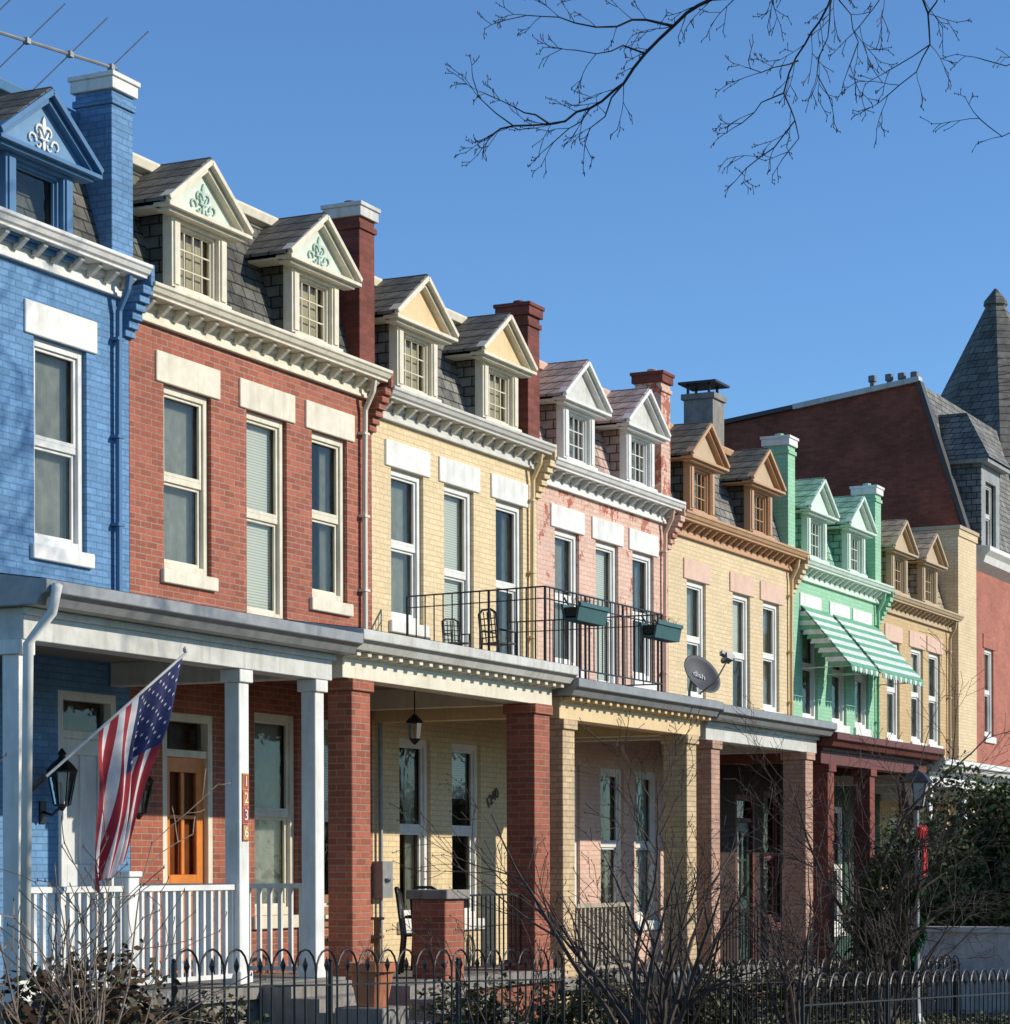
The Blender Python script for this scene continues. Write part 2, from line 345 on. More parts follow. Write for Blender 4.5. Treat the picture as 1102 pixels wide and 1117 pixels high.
def dormer(parent,x,c):
    key=(c['trim'].name,c['drf'].name,c['tymp'].name,c['cheek'].name,c['dwin'].name)
    if key not in _dc:
        b=M(); hw=.54; zt=.93
        b.box(-hw,-hw+.16,0,.12,.0,zt,0); b.box(hw-.16,hw,0,.12,.0,zt,0); b.box(-hw+.16,hw-.16,0,.12,0,.12,0); b.box(-hw+.16,hw-.16,0,.12,.86,zt,0)
        b.box(-hw+.03,-hw+.13,-.02,0,.14,zt-.08,0); b.box(hw-.13,hw-.03,-.02,0,.14,zt-.08,0)
        b.box(-hw-.02,hw+.02,-.05,0,.05,.1,0)
        b.box(-hw-.005,-hw,.0,.1,0,zt,0)
        b.box(-hw+.01,-hw+.05,.12,.62,0,zt,1); b.box(hw-.05,hw-.01,.12,.62,0,zt,1)
        r=M(); ov=.80; ap=1.66; ez=1.02; bk=.62
        for s in (-1,1):
            p=[(0,-.14,ap),(s*(ov+.05),-.14,ez-.03),(s*(ov+.05),bk,ez-.03),(0,bk,ap)]
            q=[(a,b_,c_+.04) for a,b_,c_ in p]
            r.face(q if s>0 else q[::-1]); 
            r.face([p[0],p[1],q[1],q[0]]); r.face([p[1],p[2],q[2],q[1]]); r.face(p)
        r.face([(-ov-.05,bk,ez-.03),(ov+.05,bk,ez-.03),(0,bk,ap)])
        pd=M()
        for s in (-1,1):
            pd.beam((s*(ov+.02),-.1,ez),(0,-.1,ap-.02),.14,.06,0,(0,0,1)); pd.beam((s*(ov-.07),-.065,ez-.0),(0,-.065,ap-.10),.09,.05,0,(0,0,1))
        pd.box(-ov-.02,ov+.02,-.16,.05,ez-.08,ez-.035,0); pd.box(-ov+.05,ov-.05,-.1,.05,ez-.12,ez-.08,0)
        pd.plate([(-ov+.05,ez-.03),(ov-.05,ez-.03),(0,ap-.06)],-.03,.0,1)
        for s in (-1,1): pd.box(min(s*hw,s*(ov)),max(s*hw,s*(ov)),.0,.55,ez-.08,ez-.05,0)
        fl=fleur()
        _dc[key]=(b.mesh('dormer',[c['trim'],c['cheek']]),r.mesh('dormer_roof',[c['drf']]),pd.mesh('pediment',[c['trim'],c['tymp']]),fl.mesh('fleur_ornament',[c['orn'] or WHITE]))
    a,b,d,e=_dc[key]
    o=add('dormer',a,parent,(x,-.12,8.0+c.get('ddz',0)),.004); o.scale=(1,1,.93)
    add('dormer_roof',b,o); add('pediment',d,o,bevel=.004)
    if c['orn']: add('ornament',e,o,(0,-.032,1.03))
    bl=c['trim'] is BLUEP
    window(o,-.38,.12,.76,.74,c['dwin'],cover='none' if bl else ('shade' if c['dwin'] is CREAM else 'lace'),mun=None if bl else (4,3),fw=.035,y=0,single=True)
    return o
def columnbox(parent,x,y,w,d,z0,z1,mat,cap,name='column'):
    m=M(); m.box(x-w/2,x+w/2,y-d/2,y+d/2,z0,z1-.12)
    m.box(x-w/2-.03,x+w/2+.03,y-d/2-.03,y+d/2+.03,z1-.12,z1-.002,1); m.box(x-w/2-.025,x+w/2+.025,y-d/2-.025,y+d/2+.025,z0,z0+.12,1)
    return add(name,m.mesh(name,[mat,cap]),parent,bevel=.006)
def picket_rail(parent,a,b,z0,z1,mat,gap=.11,name='railing',wood=False):
    m=M(); A=Vector(a);B=Vector(b);Ld=(B-A).length; n=max(2,int(Ld/gap))
    t=(.03 if not wood else .07)
    m.beam((A.x,A.y,z1),(B.x,B.y,z1),t,t*.7); m.beam((A.x,A.y,z0+.08),(B.x,B.y,z0+.08),t*.8,t*.6)
    for i in range(n+1):
        p=A.lerp(B,i/n); s=.015 if not wood else .038
        m.beam((p.x,p.y,z0+.08 if i not in(0,n) else z0),(p.x,p.y,z1-t*.3),s,s,0,(0,1,0))
    return add(name,m.mesh(name,[mat]),parent)
CY=-2.38
def porch(E,W,c):
    ze=c.get('ze',4.3); fl=c.get('fl',.85); Y=2.8
    m=M(); a,b=-.06,W-.07
    m.prof([(-.002,ze+.4),(-Y,ze),(-Y,ze-.1),(-Y+.06,ze-.13),(-Y+.1,ze-.2),(-.002,ze-.2)],a,b,0)
    m.face([(a,-.005,ze+.404),(a,-Y+.04,ze+.011),(b,-Y+.04,ze+.011),(b,-.005,ze+.404)],1)
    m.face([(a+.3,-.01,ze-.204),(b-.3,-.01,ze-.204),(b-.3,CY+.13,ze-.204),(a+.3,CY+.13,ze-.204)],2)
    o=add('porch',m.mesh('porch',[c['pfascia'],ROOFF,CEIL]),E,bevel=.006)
    bm=M()
    bm.box(a+.1,b-.1,CY-.12,CY+.12,ze-.46,ze-.202); bm.box(a+.1,a+.3,CY+.122,-.01,ze-.44,ze-.202); bm.box(b-.3,b-.1,CY+.122,-.01,ze-.44,ze-.202)
    bm.box(a+.08,b-.08,CY-.16,CY-.121,ze-.26,ze-.202)
    if c.get('dent'):
        n=int(W/.22)
        for i in range(n):
            x=a+.15+(b-a-.3)*i/(n-1); bm.box(x-.04,x+.04,-2.66,CY-.165,ze-.25,ze-.203)
    add('beam',bm.mesh('beam',[c['pbeam']]),o,bevel=.005)
    f=M(); f.box(0.01,W-.01,-2.55,-.01,fl-.14,fl,0); f.box(.04,W-.04,-2.48,-2.3,-2.2,fl-.142,1)
    f.box(.04,.25,-2.298,-.01,-2.2,fl-.142,1)
    add('porch_floor',f.mesh('porch_floor',[CONC,c['pbase']]),o)
    for x,w,d in c['cols']: columnbox(o,x,CY,w,d,fl,ze-.46,c['colm'],c.get('capm',c['colm']))
    return o,ze,fl
def steps(o,x0,x1,fl,g):
    n=5; s=M(); h=(fl-g)/n
    for i in range(n): s.box(x0,x1,-2.57-.3*(n-i),-2.56 if i==n-1 else -2.57-.3*(n-i-1),g-.3,g+h*(i+1)-.01)
    add('steps',s.mesh('steps',[CONC]),o)
def text_mesh(s,size,ext=.006,mat=None):
    cu=bpy.data.curves.new('lettering',type='FONT'); cu.body=s; cu.size=size; cu.extrude=ext; cu.align_x='CENTER'; cu.align_y='CENTER'
    t=bpy.data.objects.new('t',cu); COL.objects.link(t); dg=bpy.context.evaluated_depsgraph_get(); dg.update()
    me=bpy.data.meshes.new_from_object(t.evaluated_get(dg)); bpy.data.objects.remove(t)
    me.materials.clear(); me.materials.append(mat); return me
# ---------------------------------------------------------------- house configs
SL_D=slatemat('dark slate',(.085,.088,.078),(.16,.155,.13)); SL_G=slatemat('grey slate',(.17,.165,.15),(.28,.265,.235))
SL_P=slatemat('pink grey slate',(.45,.31,.26),(.54,.41,.35)); SL_B=slatemat('brown slate',(.12,.112,.09),(.2,.18,.14))
SL_GR=slatemat('green shingle',(.27,.5,.34),(.34,.58,.42)); SL_T=slatemat('tan shingle',(.40,.31,.21),(.5,.4,.28))
BLUEB=brickmat('blue painted brick',(.15,.31,.52),(.11,.24,.42),.12,.7,dirt=.28,stain=(.10,.21,.36),sk=.5)
YELB=brickmat('yellow painted brick',(.80,.63,.37),(.66,.5,.28),.06,.5,dirt=.15,stain=(.6,.44,.25))
PEAB=brickmat('peach painted brick',(.76,.51,.39),(.63,.41,.31),.08,.5,peel=(.42,.14,.085),dirt=.18,pt=.595,stain=(.62,.4,.31))
YEL2=brickmat('pale yellow painted brick',(.77,.61,.37),(.64,.49,.29),.06,.5,dirt=.17,stain=(.58,.44,.26))
GREB=brickmat('green painted brick',(.33,.61,.39),(.27,.52,.33),.06,.45,dirt=.14,stain=(.26,.47,.31))
YEL3=brickmat('ochre painted brick',(.62,.44,.23),(.52,.37,.19),.06,.45,dirt=.16)
BLUEP=paint('blue trim',(.075,.19,.35)); BLUEP2=paint('pale blue trim',(.14,.28,.45))
ORNG=paint('orange tan trim',(.55,.33,.18)); GRNP=paint('pale green trim',(.64,.75,.64)); TANP=paint('tan trim',(.53,.40,.25)); YTYMP=paint('yellow tympanum',(.74,.55,.3))
PEAP=paint('peach paint',(.72,.49,.36)); LGREY=paint('light stone trim',(.62,.6,.54)); PALEGR=paint('pale green tympanum',(.64,.69,.58)); BEIGE=paint('muted beige railing paint',(.45,.38,.28))
DOORO=flat('orange stained door',(.66,.21,.035),.35); DOORW=paint('white door',(.72,.72,.7)); DOORD=flat('dark green door',(.03,.05,.04),.4)
DKWALL=brickmat('brown shaded brick',(.05,.025,.018),(.045,.022,.016),.2)  # porch shade painted into the brick colour of the pale yellow house's lower wall
DKGRN=brickmat('deep green shaded brick',(.05,.11,.07),(.045,.1,.06),.1)  # green house brick darkened in colour to stand in for shade under its porch
YBR=brickmat('yellow brick pier',(.64,.47,.27),(.48,.35,.2),.12,.8,dirt=.22); PBR=brickmat('pink brick pier',(.52,.31,.22),(.4,.24,.17),.12,.7,dirt=.28)
GALV=flat('grey gutter metal',(.3,.3,.29),.5,.3)
REDP=flat('red brown timber',(.13,.03,.02),.6)
TEALP=paint('teal ornament paint',(.45,.6,.52))
WOOD=flat('oak bench timber',(.33,.18,.08),.5)
B=[16.2,21.4,26.6,31.4,36.3,42.3,47.5,52.7]
ZC=[8.22,8.07,7.90,7.75,7.65,7.56,7.46]
H=[
 dict(label='blue painted brick row house with white lintels and cornice',brick=BLUEB,cor=WHITE,brk=GREYW,trim=BLUEP,tymp=BLUEP2,cheek=SL_D,drf=SL_D,slate=SL_D,dwin=BLUEP,orn=WHITE,ddz=-.2,
   win=[(.4,.9,'w'),(1.75,.88,'w'),(3.57,.88,'w')],wz=(4.97,7.0),lint=WHITE,frame=WHITE,dorm=[1.1,3.52],chim=BLUEB,ccap=WHITE,ch=1.9,
   first=[('w',.6,.95),('w',2.0,.9),('d',3.95,1.0,DOORW)],spout=BLUEP,roofcap=BLUEP,cov=['curt','half','lace'],
   porch=dict(ze=4.1,fl=.72,pfascia=GALV,pbeam=GREYW,pbase=CONC,cols=[(.1,.16,.16),(3.45,.17,.16),(4.85,.17,.16)],colm=WHITE)),
 dict(label='red brick row house with cream dormers and cornice',brick=REDB,cor=CREAM,brk=CREAM,trim=CREAM,tymp=PALEGR,cheek=SL_D,drf=SL_B,slate=SL_D,dwin=CREAM,orn=TEALP,
   win=[(.64,.93,'w'),(2.30,.88,'t'),(3.75,.84,'w')],wz=(5.12,7.08),lint=CREAM,frame=CREAM,dorm=[1.17,3.65],chim=DKRED,ccap=GREYW,ch=1.98,
   first=[('d',.6,.98,DOORO),('w',2.45,.95),('w',3.75,.85)],spout=CREAM,roofcap=CREAM,cov=['lace','full','curt'],
   porch=dict(ze=4.3,fl=.76,pfascia=GREYW,pbeam=CREAM,dent=True,pbase=PIER,cols=[(.38,.38,.28),(4.62,.42,.36)],colm=PIER)),
 dict(label='yellow painted brick row house with balcony over its porch',brick=YELB,cor=LGREY,brk=CREAM,trim=CREAM,tymp=YTYMP,cheek=SL_G,drf=SL_B,slate=SL_G,dwin=CREAM,orn=None,
   win=[(.5,.87,'w'),(1.95,.86,'t'),(3.48,.86,'t')],wz=(5.2,7.1),lint=WHITE,frame=WHITE,dorm=[1.0,3.4],chim=DKRED,ccap=DKRED,ch=1.92,
   first=[('w',.7,.85),('w',2.15,.85),('d',3.9,.8,DOORD)],spout=YTYMP,roofcap=CREAM,cov=['lace','full','curt'],
   porch=dict(ze=4.34,fl=.8,pfascia=GALV,pbeam=YTYMP,dent=True,pbase=YBR,cols=[(.26,.34,.28),(4.18,.34,.34)],colm=YBR)),
 dict(label='peach painted brick row house with peeling paint',brick=PEAB,cor=WHITE,brk=GREYW,trim=WHITE,tymp=GREYW,cheek=SL_P,drf=SL_P,slate=SL_P,dwin=WHITE,orn=None,
   win=[(.6,.85,'w'),(2.05,.85,'t'),(3.45,.85,'w')],wz=(5.15,7.1),lint=WHITE,frame=WHITE,dorm=[1.2,3.5],chim=PEAB,ccap=DKRED,ch=2.0,
   first=[('w',.6,.85),('w',2.2,.9),('w',3.55,.9)],spout=PEAP,roofcap=PEAP,
   porch=dict(ze=4.46,fl=.8,pfascia=GALV,pbeam=GREYW,pbase=PBR,cols=[(.3,.32,.32),(4.2,.34,.36)],colm=PBR)),
 dict(label='pale yellow row house with orange dormers and peach lintels',brick=YEL2,cor=ORNG,brk=ORNG,trim=ORNG,tymp=TANP,cheek=SL_D,drf=SL_B,slate=SL_G,dwin=ORNG,orn=None,
   win=[(.8,.85,'w'),(2.9,.85,'t'),(4.4,.85,'w')],wz=(5.1,7.0),lint=PEAP,frame=WHITE,dorm=[1.2,4.0],chim=GREB,ccap=WHITE,ch=2.03,
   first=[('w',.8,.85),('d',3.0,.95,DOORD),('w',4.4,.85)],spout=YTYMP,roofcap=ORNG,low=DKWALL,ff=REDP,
   porch=dict(ze=4.42,fl=.75,pfascia=REDP,pbeam=REDP,pbase=DKRED,cols=[(.4,.3,.32),(2.6,.26,.28),(5.4,.3,.32)],colm=DKRED)),
 dict(label='light green painted row house with striped awnings',brick=GREB,cor=GRNP,brk=GRNP,trim=GRNP,tymp=GRNP,cheek=SL_GR,drf=SL_GR,slate=SL_GR,dwin=GRNP,orn=None,
   win=[(.5,.88,'w'),(2.2,.88,'w'),(3.6,.88,'w')],wz=(5.15,7.1),lint=WHITE,frame=WHITE,dorm=[1.0,3.35],chim=GREB,ccap=WHITE,ch=1.95,
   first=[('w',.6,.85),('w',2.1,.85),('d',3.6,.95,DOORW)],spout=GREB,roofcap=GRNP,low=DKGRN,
   porch=dict(ze=4.35,fl=.65,pfascia=WHITE,pbeam=WHITE,pbase=CONC,cols=[(.2,.18,.18),(2.5,.18,.18),(4.9,.18,.18)],colm=WHITE)),
 dict(label='ochre painted row house with tan dormers',brick=YEL3,cor=TANP,brk=TANP,trim=TANP,tymp=TANP,cheek=SL_T,drf=SL_T,slate=SL_T,dwin=TANP,orn=None,
   win=[(.5,.88,'w'),(2.2,.88,'w'),(3.5,.88,'w')],wz=(5.15,7.1),lint=PEAP,frame=WHITE,dorm=[1.0,3.2],chim=None,ccap=WHITE,ch=2.0,
   first=[('w',.6,.85),('w',2.1,.85),('d',3.6,.95,DOORW)],spout=TANP,roofcap=TANP,
   porch=dict(ze=4.3,fl=.6,pfascia=WHITE,pbeam=WHITE,pbase=CONC,cols=[(.2,.18,.18),(2.5,.18,.18),(4.9,.18,.18)],colm=WHITE)),
]
EH=[]
for i,c in enumerate(H):
    W=B[i+1]-B[i]; z0=ZC[i]-8
    E=thing('row_house',c['label'],'house',(B[i],0,z0),group='painted brick row houses along the street'); EH.append(E)
    ops=[]; wz0,wz1=c['wz']
    fl=c['porch'].get('fl',.85); ze=c['porch'].get('ze',4.3)
    for x,w,k in c['win']: ops.append((x,x+w,wz0 if k=='w' else ze+.47,wz1))
    for it in c['first']:
        if it[0]=='w': ops.append((it[1],it[1]+it[2],fl+.65,fl+2.95))
        else: ops.append((it[1],it[1]+it[2],fl,fl+2.85))
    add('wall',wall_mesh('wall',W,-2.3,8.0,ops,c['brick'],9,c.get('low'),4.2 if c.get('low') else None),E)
    for j,(x,w,k) in enumerate(c['win']):
        zz=wz0 if k=='w' else ze+.47
        window(E,x,zz,w,wz1-zz,c['frame'],c['lint'],c['frame'] if k=='w' else None,cover=c['cov'][j] if 'cov' in c else None,fw=.08)
    ff=c.get('ff',c['frame'])
    for it in c['first']:
        if it[0]=='w': window(E,it[1],fl+.65,it[2],2.3,ff,None,ff,fw=.085,cover='none' if c.get('low') else None)
        else: door(E,it[1],fl,it[2],2.4,it[3],ff,lite=it[3] is not DOORW)
    cc=cornice(W); add('cornice',cc.mesh('cornice',[c['cor'],c['brk']]),E,bevel=.005)
    r=M(); a,b=.004,W-.004
    r.face([(a,.06,8.0),(b,.06,8.0),(b,.48,9.48),(a,.48,9.48)]); 
    r.face([(a,.06,8.0),(a,.48,9.48),(a,9,9.1),(a,9,8.0)],1); r.face([(b,.06,8.0),(b,9,8.0),(b,9,9.1),(b,.48,9.48)],1)
    r.face([(a,.48,9.48),(b,.48,9.48),(b,9,9.1),(a,9,9.1)],1)
    r.face([(a,9,8.0),(b,9,8.0),(b,9,9.1),(a,9,9.1)],1)
    rf=add('roof',r.mesh('roof',[c['slate'],ROOFF]),E)
    t=M(); t.prof([(.38,9.46),(.36,9.55),(.38,9.58),(.7,9.58),(.7,9.42),(.49,9.42)],a+.01,b-.01); add('roof_trim',t.mesh('roof_trim',[c['roofcap']]),rf,bevel=.005)
    for dx in c['dorm']: dormer(E,dx,c)
    if c['chim']:
        k=M(); x0,x1=W-.34,W+.04; zt=8+c['ch']
        k.box(x0,x1,-.03,.42,7.95,zt-.28)
        k.box(x0-.025,x1+.025,-.055,.445,zt-.28,zt-.21); k.box(x0,x1,-.03,.42,zt-.21,zt-.13)
        k.box(x0-.04,x1+.04,-.07,.46,zt-.13,zt-.01,1); k.box(x0-.06,x1+.06,-.09,.48,zt-.01,zt+.04,1)
        k.lathe(((x0+x1)/2,.2,zt+.04),[(.09,0),(.08,.07),(.06,.07),(.06,.02)],10,0)
        for q in range(6):
            k.box(W-.13,W+.05,-.30+.044*q+.03,.0,7.81-.085*(q+1)-.02,7.81-.085*q-.02,2)
        k.box(W-.018,W+.05,-.29,.0,7.8,8.02,2)
        add('chimney',k.mesh('chimney',[c['chim'],c['ccap'],c['brick']]),E,bevel=.005)
    sp=M(); x=W-.28
    sp.tube([(x,-.2,7.85),(x,-.18,7.72),(x,-.07,7.5),(x,-.06,6.5),(x,-.06,ze+.35)],.035,8)
    for zz in (7.2,6.2,5.3): sp.box(x-.06,x+.06,-.1,-.003,zz,zz+.03)
    add('downspout',sp.mesh('downspout',[c['spout']],False),E)
    p,ze,fl=porch(E,W,c['porch'])
    g=gz(B[i]+2)-z0
    if i==0:
        picket_rail(p,(.2,CY,0),(1.55,CY,0),fl,fl+.9,WHITE,.12,wood=True); picket_rail(p,(1.75,CY,0),(3.36,CY,0),fl,fl+.9,WHITE,.12,wood=True)
        m=M(); m.box(1.57,1.73,CY-.08,CY+.08,fl,fl+1.0); m.box(1.55,1.75,CY-.1,CY+.1,fl+1.0,fl+1.05); add('newel_post',m.mesh('newel_post',[WHITE]),p,bevel=.006)
        picket_rail(p,(5.0,CY+.1,0),(5.0,-.1,0),fl,fl+.9,WHITE,.12,wood=True)
        steps(p,3.6,4.75,fl,g)
        m=M(); m.tube([(-.0,-2.86,4.05),(.08,-2.75,3.85),(.02,-2.56,3.6),(.0,-2.53,.9)],.045,8); add('downspout',m.mesh('downspout',[WHITE],True),p)
    elif i==1:
        m=M(); m.box(2.1,2.55,CY-.2,CY+.2,-1,fl+.85); m.box(2.05,2.6,CY-.25,CY+.25,fl+.85,fl+.95,1); add('brick_pier',m.mesh('brick_pier',[PIER,CONC]),p,bevel=.008)
        picket_rail(p,(2.6,CY,0),(4.4,CY,0),fl,fl+.88,IRON,.11)
        steps(p,.75,2.0,fl,g)
        m=M(); c0=(3.75,-1.35,3.55); m.tube([(3.75,-1.35,4.1),(3.75,-1.35,3.7)],.008,5)
        m.lathe(c0,[(.02,.16),(.1,.08),(.11,.06)],8); m.lathe(c0,[(.09,.055),(.07,-.12)],8,1); m.lathe(c0,[(.075,-.12),(.05,-.15),(.01,-.19)],8)
        add('hanging_lamp',m.mesh('hanging_lamp',[IRON,GLASS]),p)
    elif i in (2,3):
        picket_rail(p,(.5,CY,0),(2.4,CY,0),fl,fl+.85,IRON if i==3 else BEIGE,.12,wood=(i==2))
        steps(p,2.6,3.8,fl,g)
    else:
        picket_rail(p,(.5,CY,0),(2.4,CY,0),fl,fl+.85,IRON,.12); steps(p,2.8,4.2,fl,g)
# balcony railing on yellow porch
Y=EH[2]; zb=4.42; zt=5.46
m=M()
def rail(m,a,b,z0,z1,gap=.13):
    A=Vector(a);Bv=Vector(b); n=int((Bv-A).length/gap)
    m.beam((A.x,A.y,z1),(Bv.x,Bv.y,z1),.03,.016); m.beam((A.x,A.y,z0+.12),(Bv.x,Bv.y,z0+.12),.025,.016); m.beam((A.x,A.y,z1-.14),(Bv.x,Bv.y,z1-.14),.018,.012)
    for i in range(n+1):
        p=A.lerp(Bv,i/n); s=.012 if i%9 else .024
        m.beam((p.x,p.y,z0+.12 if i%9 else z0-.0),(p.x,p.y,z1),s,s,0,(0,1,0))
rail(m,(.36,-.3,0),(.12,-2.28,0),zb,zt); rail(m,(.12,-2.28,0),(3.8,-2.28,0),zb,zt); rail(m,(3.8,-2.28,0),(3.8,-.04,0),zb,zt)
add('balcony_railing',m.mesh('balcony_railing',[IRON]),Y)
# house numbers
BRASSY=flat('number bronze',(.08,.05,.03),.4,.6)
add('house_number',text_mesh('1240',.2,.006,BRASSY),Y,(3.32,-.02,3.05),rot=(math.radians(90),math.radians(-28),0))
cols=[flat('tile yellow',(.55,.34,.06)),flat('tile red',(.45,.07,.05)),flat('tile orange',(.55,.2,.05)),flat('tile maroon',(.30,.05,.08))]
fy=CY-.08
pc=[o for o in EH[0].children if o.name.startswith('porch')][0]
INK=flat('number enamel',(.85,.80,.62),.4); INK2=flat('number dark red',(.3,.02,.03),.4)
for k,ch in enumerate('1236'):
    t=M(); t.box(-.052,.052,-.012,-.001,-.078,.076,0); t.box(-.044,.044,-.0135,-.012,-.068,.066,1)
    add('number_tile',t.mesh('number_tile',[cols[k],cols[(k+1)%4]]),pc,(3.46,fy,2.6-.158*k))
    add('house_number',text_mesh(ch,.14,.002,INK),pc,(3.46,fy-.017,2.6-.158*k),rot=(math.radians(90),0,0))
FROST=flat('frosted lamp glass',(.5,.5,.45),.3)
def wall_lamp(E,x,z,y=-.0):
    m=M(); c=(x,y-.24,z)
    m.tube([(x,y,z-.3),(x,y-.12,z-.34),(x,y-.24,z-.25)],.014,6); m.box(x-.05,x+.05,y-.02,y,z-.42,z-.2)
    m.lathe(c,[(.015,-.3),(.04,-.26),(.075,-.25),(.08,-.235)],6); m.lathe(c,[(.15,.08),(.155,.095),(.09,.17),(.04,.21),(.03,.24),(.045,.26),(.01,.31)],6)
    for k in range(6):
        a=math.pi/3*k; m.tube([(c[0]+.08*math.cos(a),c[1]+.08*math.sin(a),z-.24),(c[0]+.14*math.cos(a),c[1]+.14*math.sin(a),z+.09)],.008,4)
    m.lathe(c,[(.07,-.235),(.13,.085)],6,1)
    m.tube([(x,y-.24,z-.24),(x,y-.24,z-.02)],.02,6,2)
    add('wall_lamp',m.mesh('wall_lamp',[IRON,GLASS,WHITE]),E)
wall_lamp(EH[0],3.68,2.66); wall_lamp(EH[0],5.0,2.6)
m=M(); m.tube([(.1,-.06,4.1),(.1,-.06,2.2)],.03,8); m.box(0,.26,-.14,-.01,1.75,2.2,1); m.lathe((.13,-.14,1.98),[(.08,-.01),(.08,.01)],12,1); m.tube([(.1,-.06,1.75),(.1,-.06,.9)],.025,8)
add('electric_meter',m.mesh('electric_meter',[GALV,GALV]),Y)
# awnings on green house
AWG=flat('awning green',(.15,.38,.22),.5); AWW=flat('awning white',(.68,.72,.66),.5)
for (x0,x1) in ((.35,1.95),(2.2,4.95)):
    m=M(); n=13; ya,za,yb,zb2=-.03,7.2,-.95,6.1
    for k in range(n):
        t0,t1=k/n,(k+1)/n; p0=(ya+(yb-ya)*t0,za+(zb2-za)*t0); p1=(ya+(yb-ya)*t1,za+(zb2-za)*t1)
        m.prof([(p0[0],p0[1]),(p1[0]-.02,p1[1]+.0),(p1[0]-.02,p1[1]-.02),(p0[0],p0[1]-.02)],x0,x1,k%2)
        if k>0:
            for xx in (x0+.01,x1-.01): m.face([(xx,p0[0],p0[1]-.03),(xx,p1[0],p1[1]-.03),(xx,p1[0]+.4,p1[1]-.03),(xx,p0[0]+.3,p0[1]-.03)],k%2)
    nn=int((x1-x0)/.16)
    for k in range(nn):
        xa=x0+(x1-x0)*k/nn; xb=x0+(x1-x0)*(k+1)/nn
        m.plate([(xa,zb2-.03),(xb,zb2-.03),(xb-.02,zb2-.1),((xa+xb)/2,zb2-.13),(xa+.02,zb2-.1)],yb-.03,yb-.02,k%2)
    for xx in (x0+.03,x1-.03): m.tube([(xx,-.01,zb2-.05),(xx,yb,zb2-.03)],.01,5,1)
    add('awning',m.mesh('awning',[AWG,AWW]),EH[5])
m=M(); m.box(5.203,6.7,-.18,1.2,-2.3,9.9); m.box(5.15,6.75,-.24,1.26,9.9,9.98,1); m.box(5.18,6.73,-.21,1.23,9.75,9.899,0)
add('end_wall',m.mesh('end_wall',[YEL2,TANP]),EH[6],bevel=.006)
m=M(); x=4.9
m.box(x-.28,x+.28,1.0,1.55,9.2,10.65); m.box(x-.32,x+.32,.96,1.59,10.65,10.75)
for q in ((-.2,.05),(.2,.05),(-.2,.45),(.2,.45)): m.box(x+q[0]-.02,x+q[0]+.02,1.03+q[1],1.07+q[1],10.75,10.92,1)
m.box(x-.36,x+.36,.92,1.63,10.92,10.96,1)
add('chimney',m.mesh('chimney',[CONC,IRON]),EH[4],label='grey concrete chimney with metal cover')
# ---------------------------------------------------------------- big brick building
E=thing('brick_building','tall red brick building with slate mansard and dormer','building',(54.56,0,0))
WB=7
ops=[(1.0,1.8,5.0,7.0),(1.0,1.8,1.2,3.2),(3.6,4.4,5.0,7.0)]
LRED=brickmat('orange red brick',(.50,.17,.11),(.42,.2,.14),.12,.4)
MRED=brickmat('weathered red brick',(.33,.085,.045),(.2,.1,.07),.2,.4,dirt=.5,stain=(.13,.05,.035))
add('wall',wall_mesh('wall',WB,-3,9.0,ops,LRED,14),E)
for o_ in ops: window(E,o_[0],o_[2],.8,2.0,WHITE,LRED,WHITE)
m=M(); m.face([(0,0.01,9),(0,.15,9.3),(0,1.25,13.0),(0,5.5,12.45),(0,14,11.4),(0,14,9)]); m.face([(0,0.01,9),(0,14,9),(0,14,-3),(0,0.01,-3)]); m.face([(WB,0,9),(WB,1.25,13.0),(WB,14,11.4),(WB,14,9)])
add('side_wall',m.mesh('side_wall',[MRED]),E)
SLW=slatemat('weathered grey slate',(.17,.168,.155),(.26,.25,.23))
m=M(); m.face([(.01,.1,9.25),(WB,.1,9.25),(WB,1.25,13.0),(.01,1.25,13.0)]); m.face([(.01,1.25,13),(WB,1.25,13),(WB,14,11.4),(.01,14,11.4)],1)
rf=add('roof',m.mesh('roof',[SLW,ROOFF]),E)
m=M(); m.beam((.05,1.2,13.06),(.05,4.2,12.67),.3,.12); m.beam((.05,4.2,12.67),(.05,14,11.46),.3,.1,1); m.beam((.05,0.05,9.3),(.05,1.22,13.0),.3,.1,1)
add('coping',m.mesh('coping',[GREYW,flat('tar coping',(.06,.055,.05))]),rf)
m=M()
for yy in (1.5,1.8,2.1,2.5): m.lathe((.6,yy,12.75),[(.06,0),(.06,.45),(.1,.47),(.1,.6),(.02,.62)],8)
add('vent_pipe',m.mesh('vent_pipe',[flat('dull vent metal',(.14,.14,.14))]),rf)
cc=M(); cc.prof([(0.05,9.25),(-.4,9.2),(-.4,9.1),(-.3,9.0),(-.25,8.85),(0.0,8.7)],.0,WB); add('cornice',cc.mesh('cornice',[WHITE]),E)
d=M(); DGREY=paint('weathered grey timber',(.33,.34,.33),dirt=.3)
d.box(.55,.62,-.05,1.0,9.25,11.15,0); d.box(2.2,2.27,-.05,1.0,9.25,11.15,0); d.box(.62,.95,-.05,.02,9.25,11.15,1); d.box(1.87,2.2,-.05,.02,9.25,11.15,1); d.box(.95,1.87,-.05,.02,10.8,11.15,1)
d.box(.4,2.42,-.25,1.3,11.15,11.25,1)
dm=add('dormer',d.mesh('dormer',[SLW,DGREY]),E)
window(dm,.95,9.3,.92,1.5,GREYW,cover='none')
d=M(); c0=[(.35,-.3,11.25),(2.47,-.3,11.25),(2.47,1.4,11.25),(.35,1.4,11.25)]; t0=[(1.0,.4,12.4),(1.8,.4,12.4),(1.8,1.4,12.4),(1.0,1.4,12.4)]
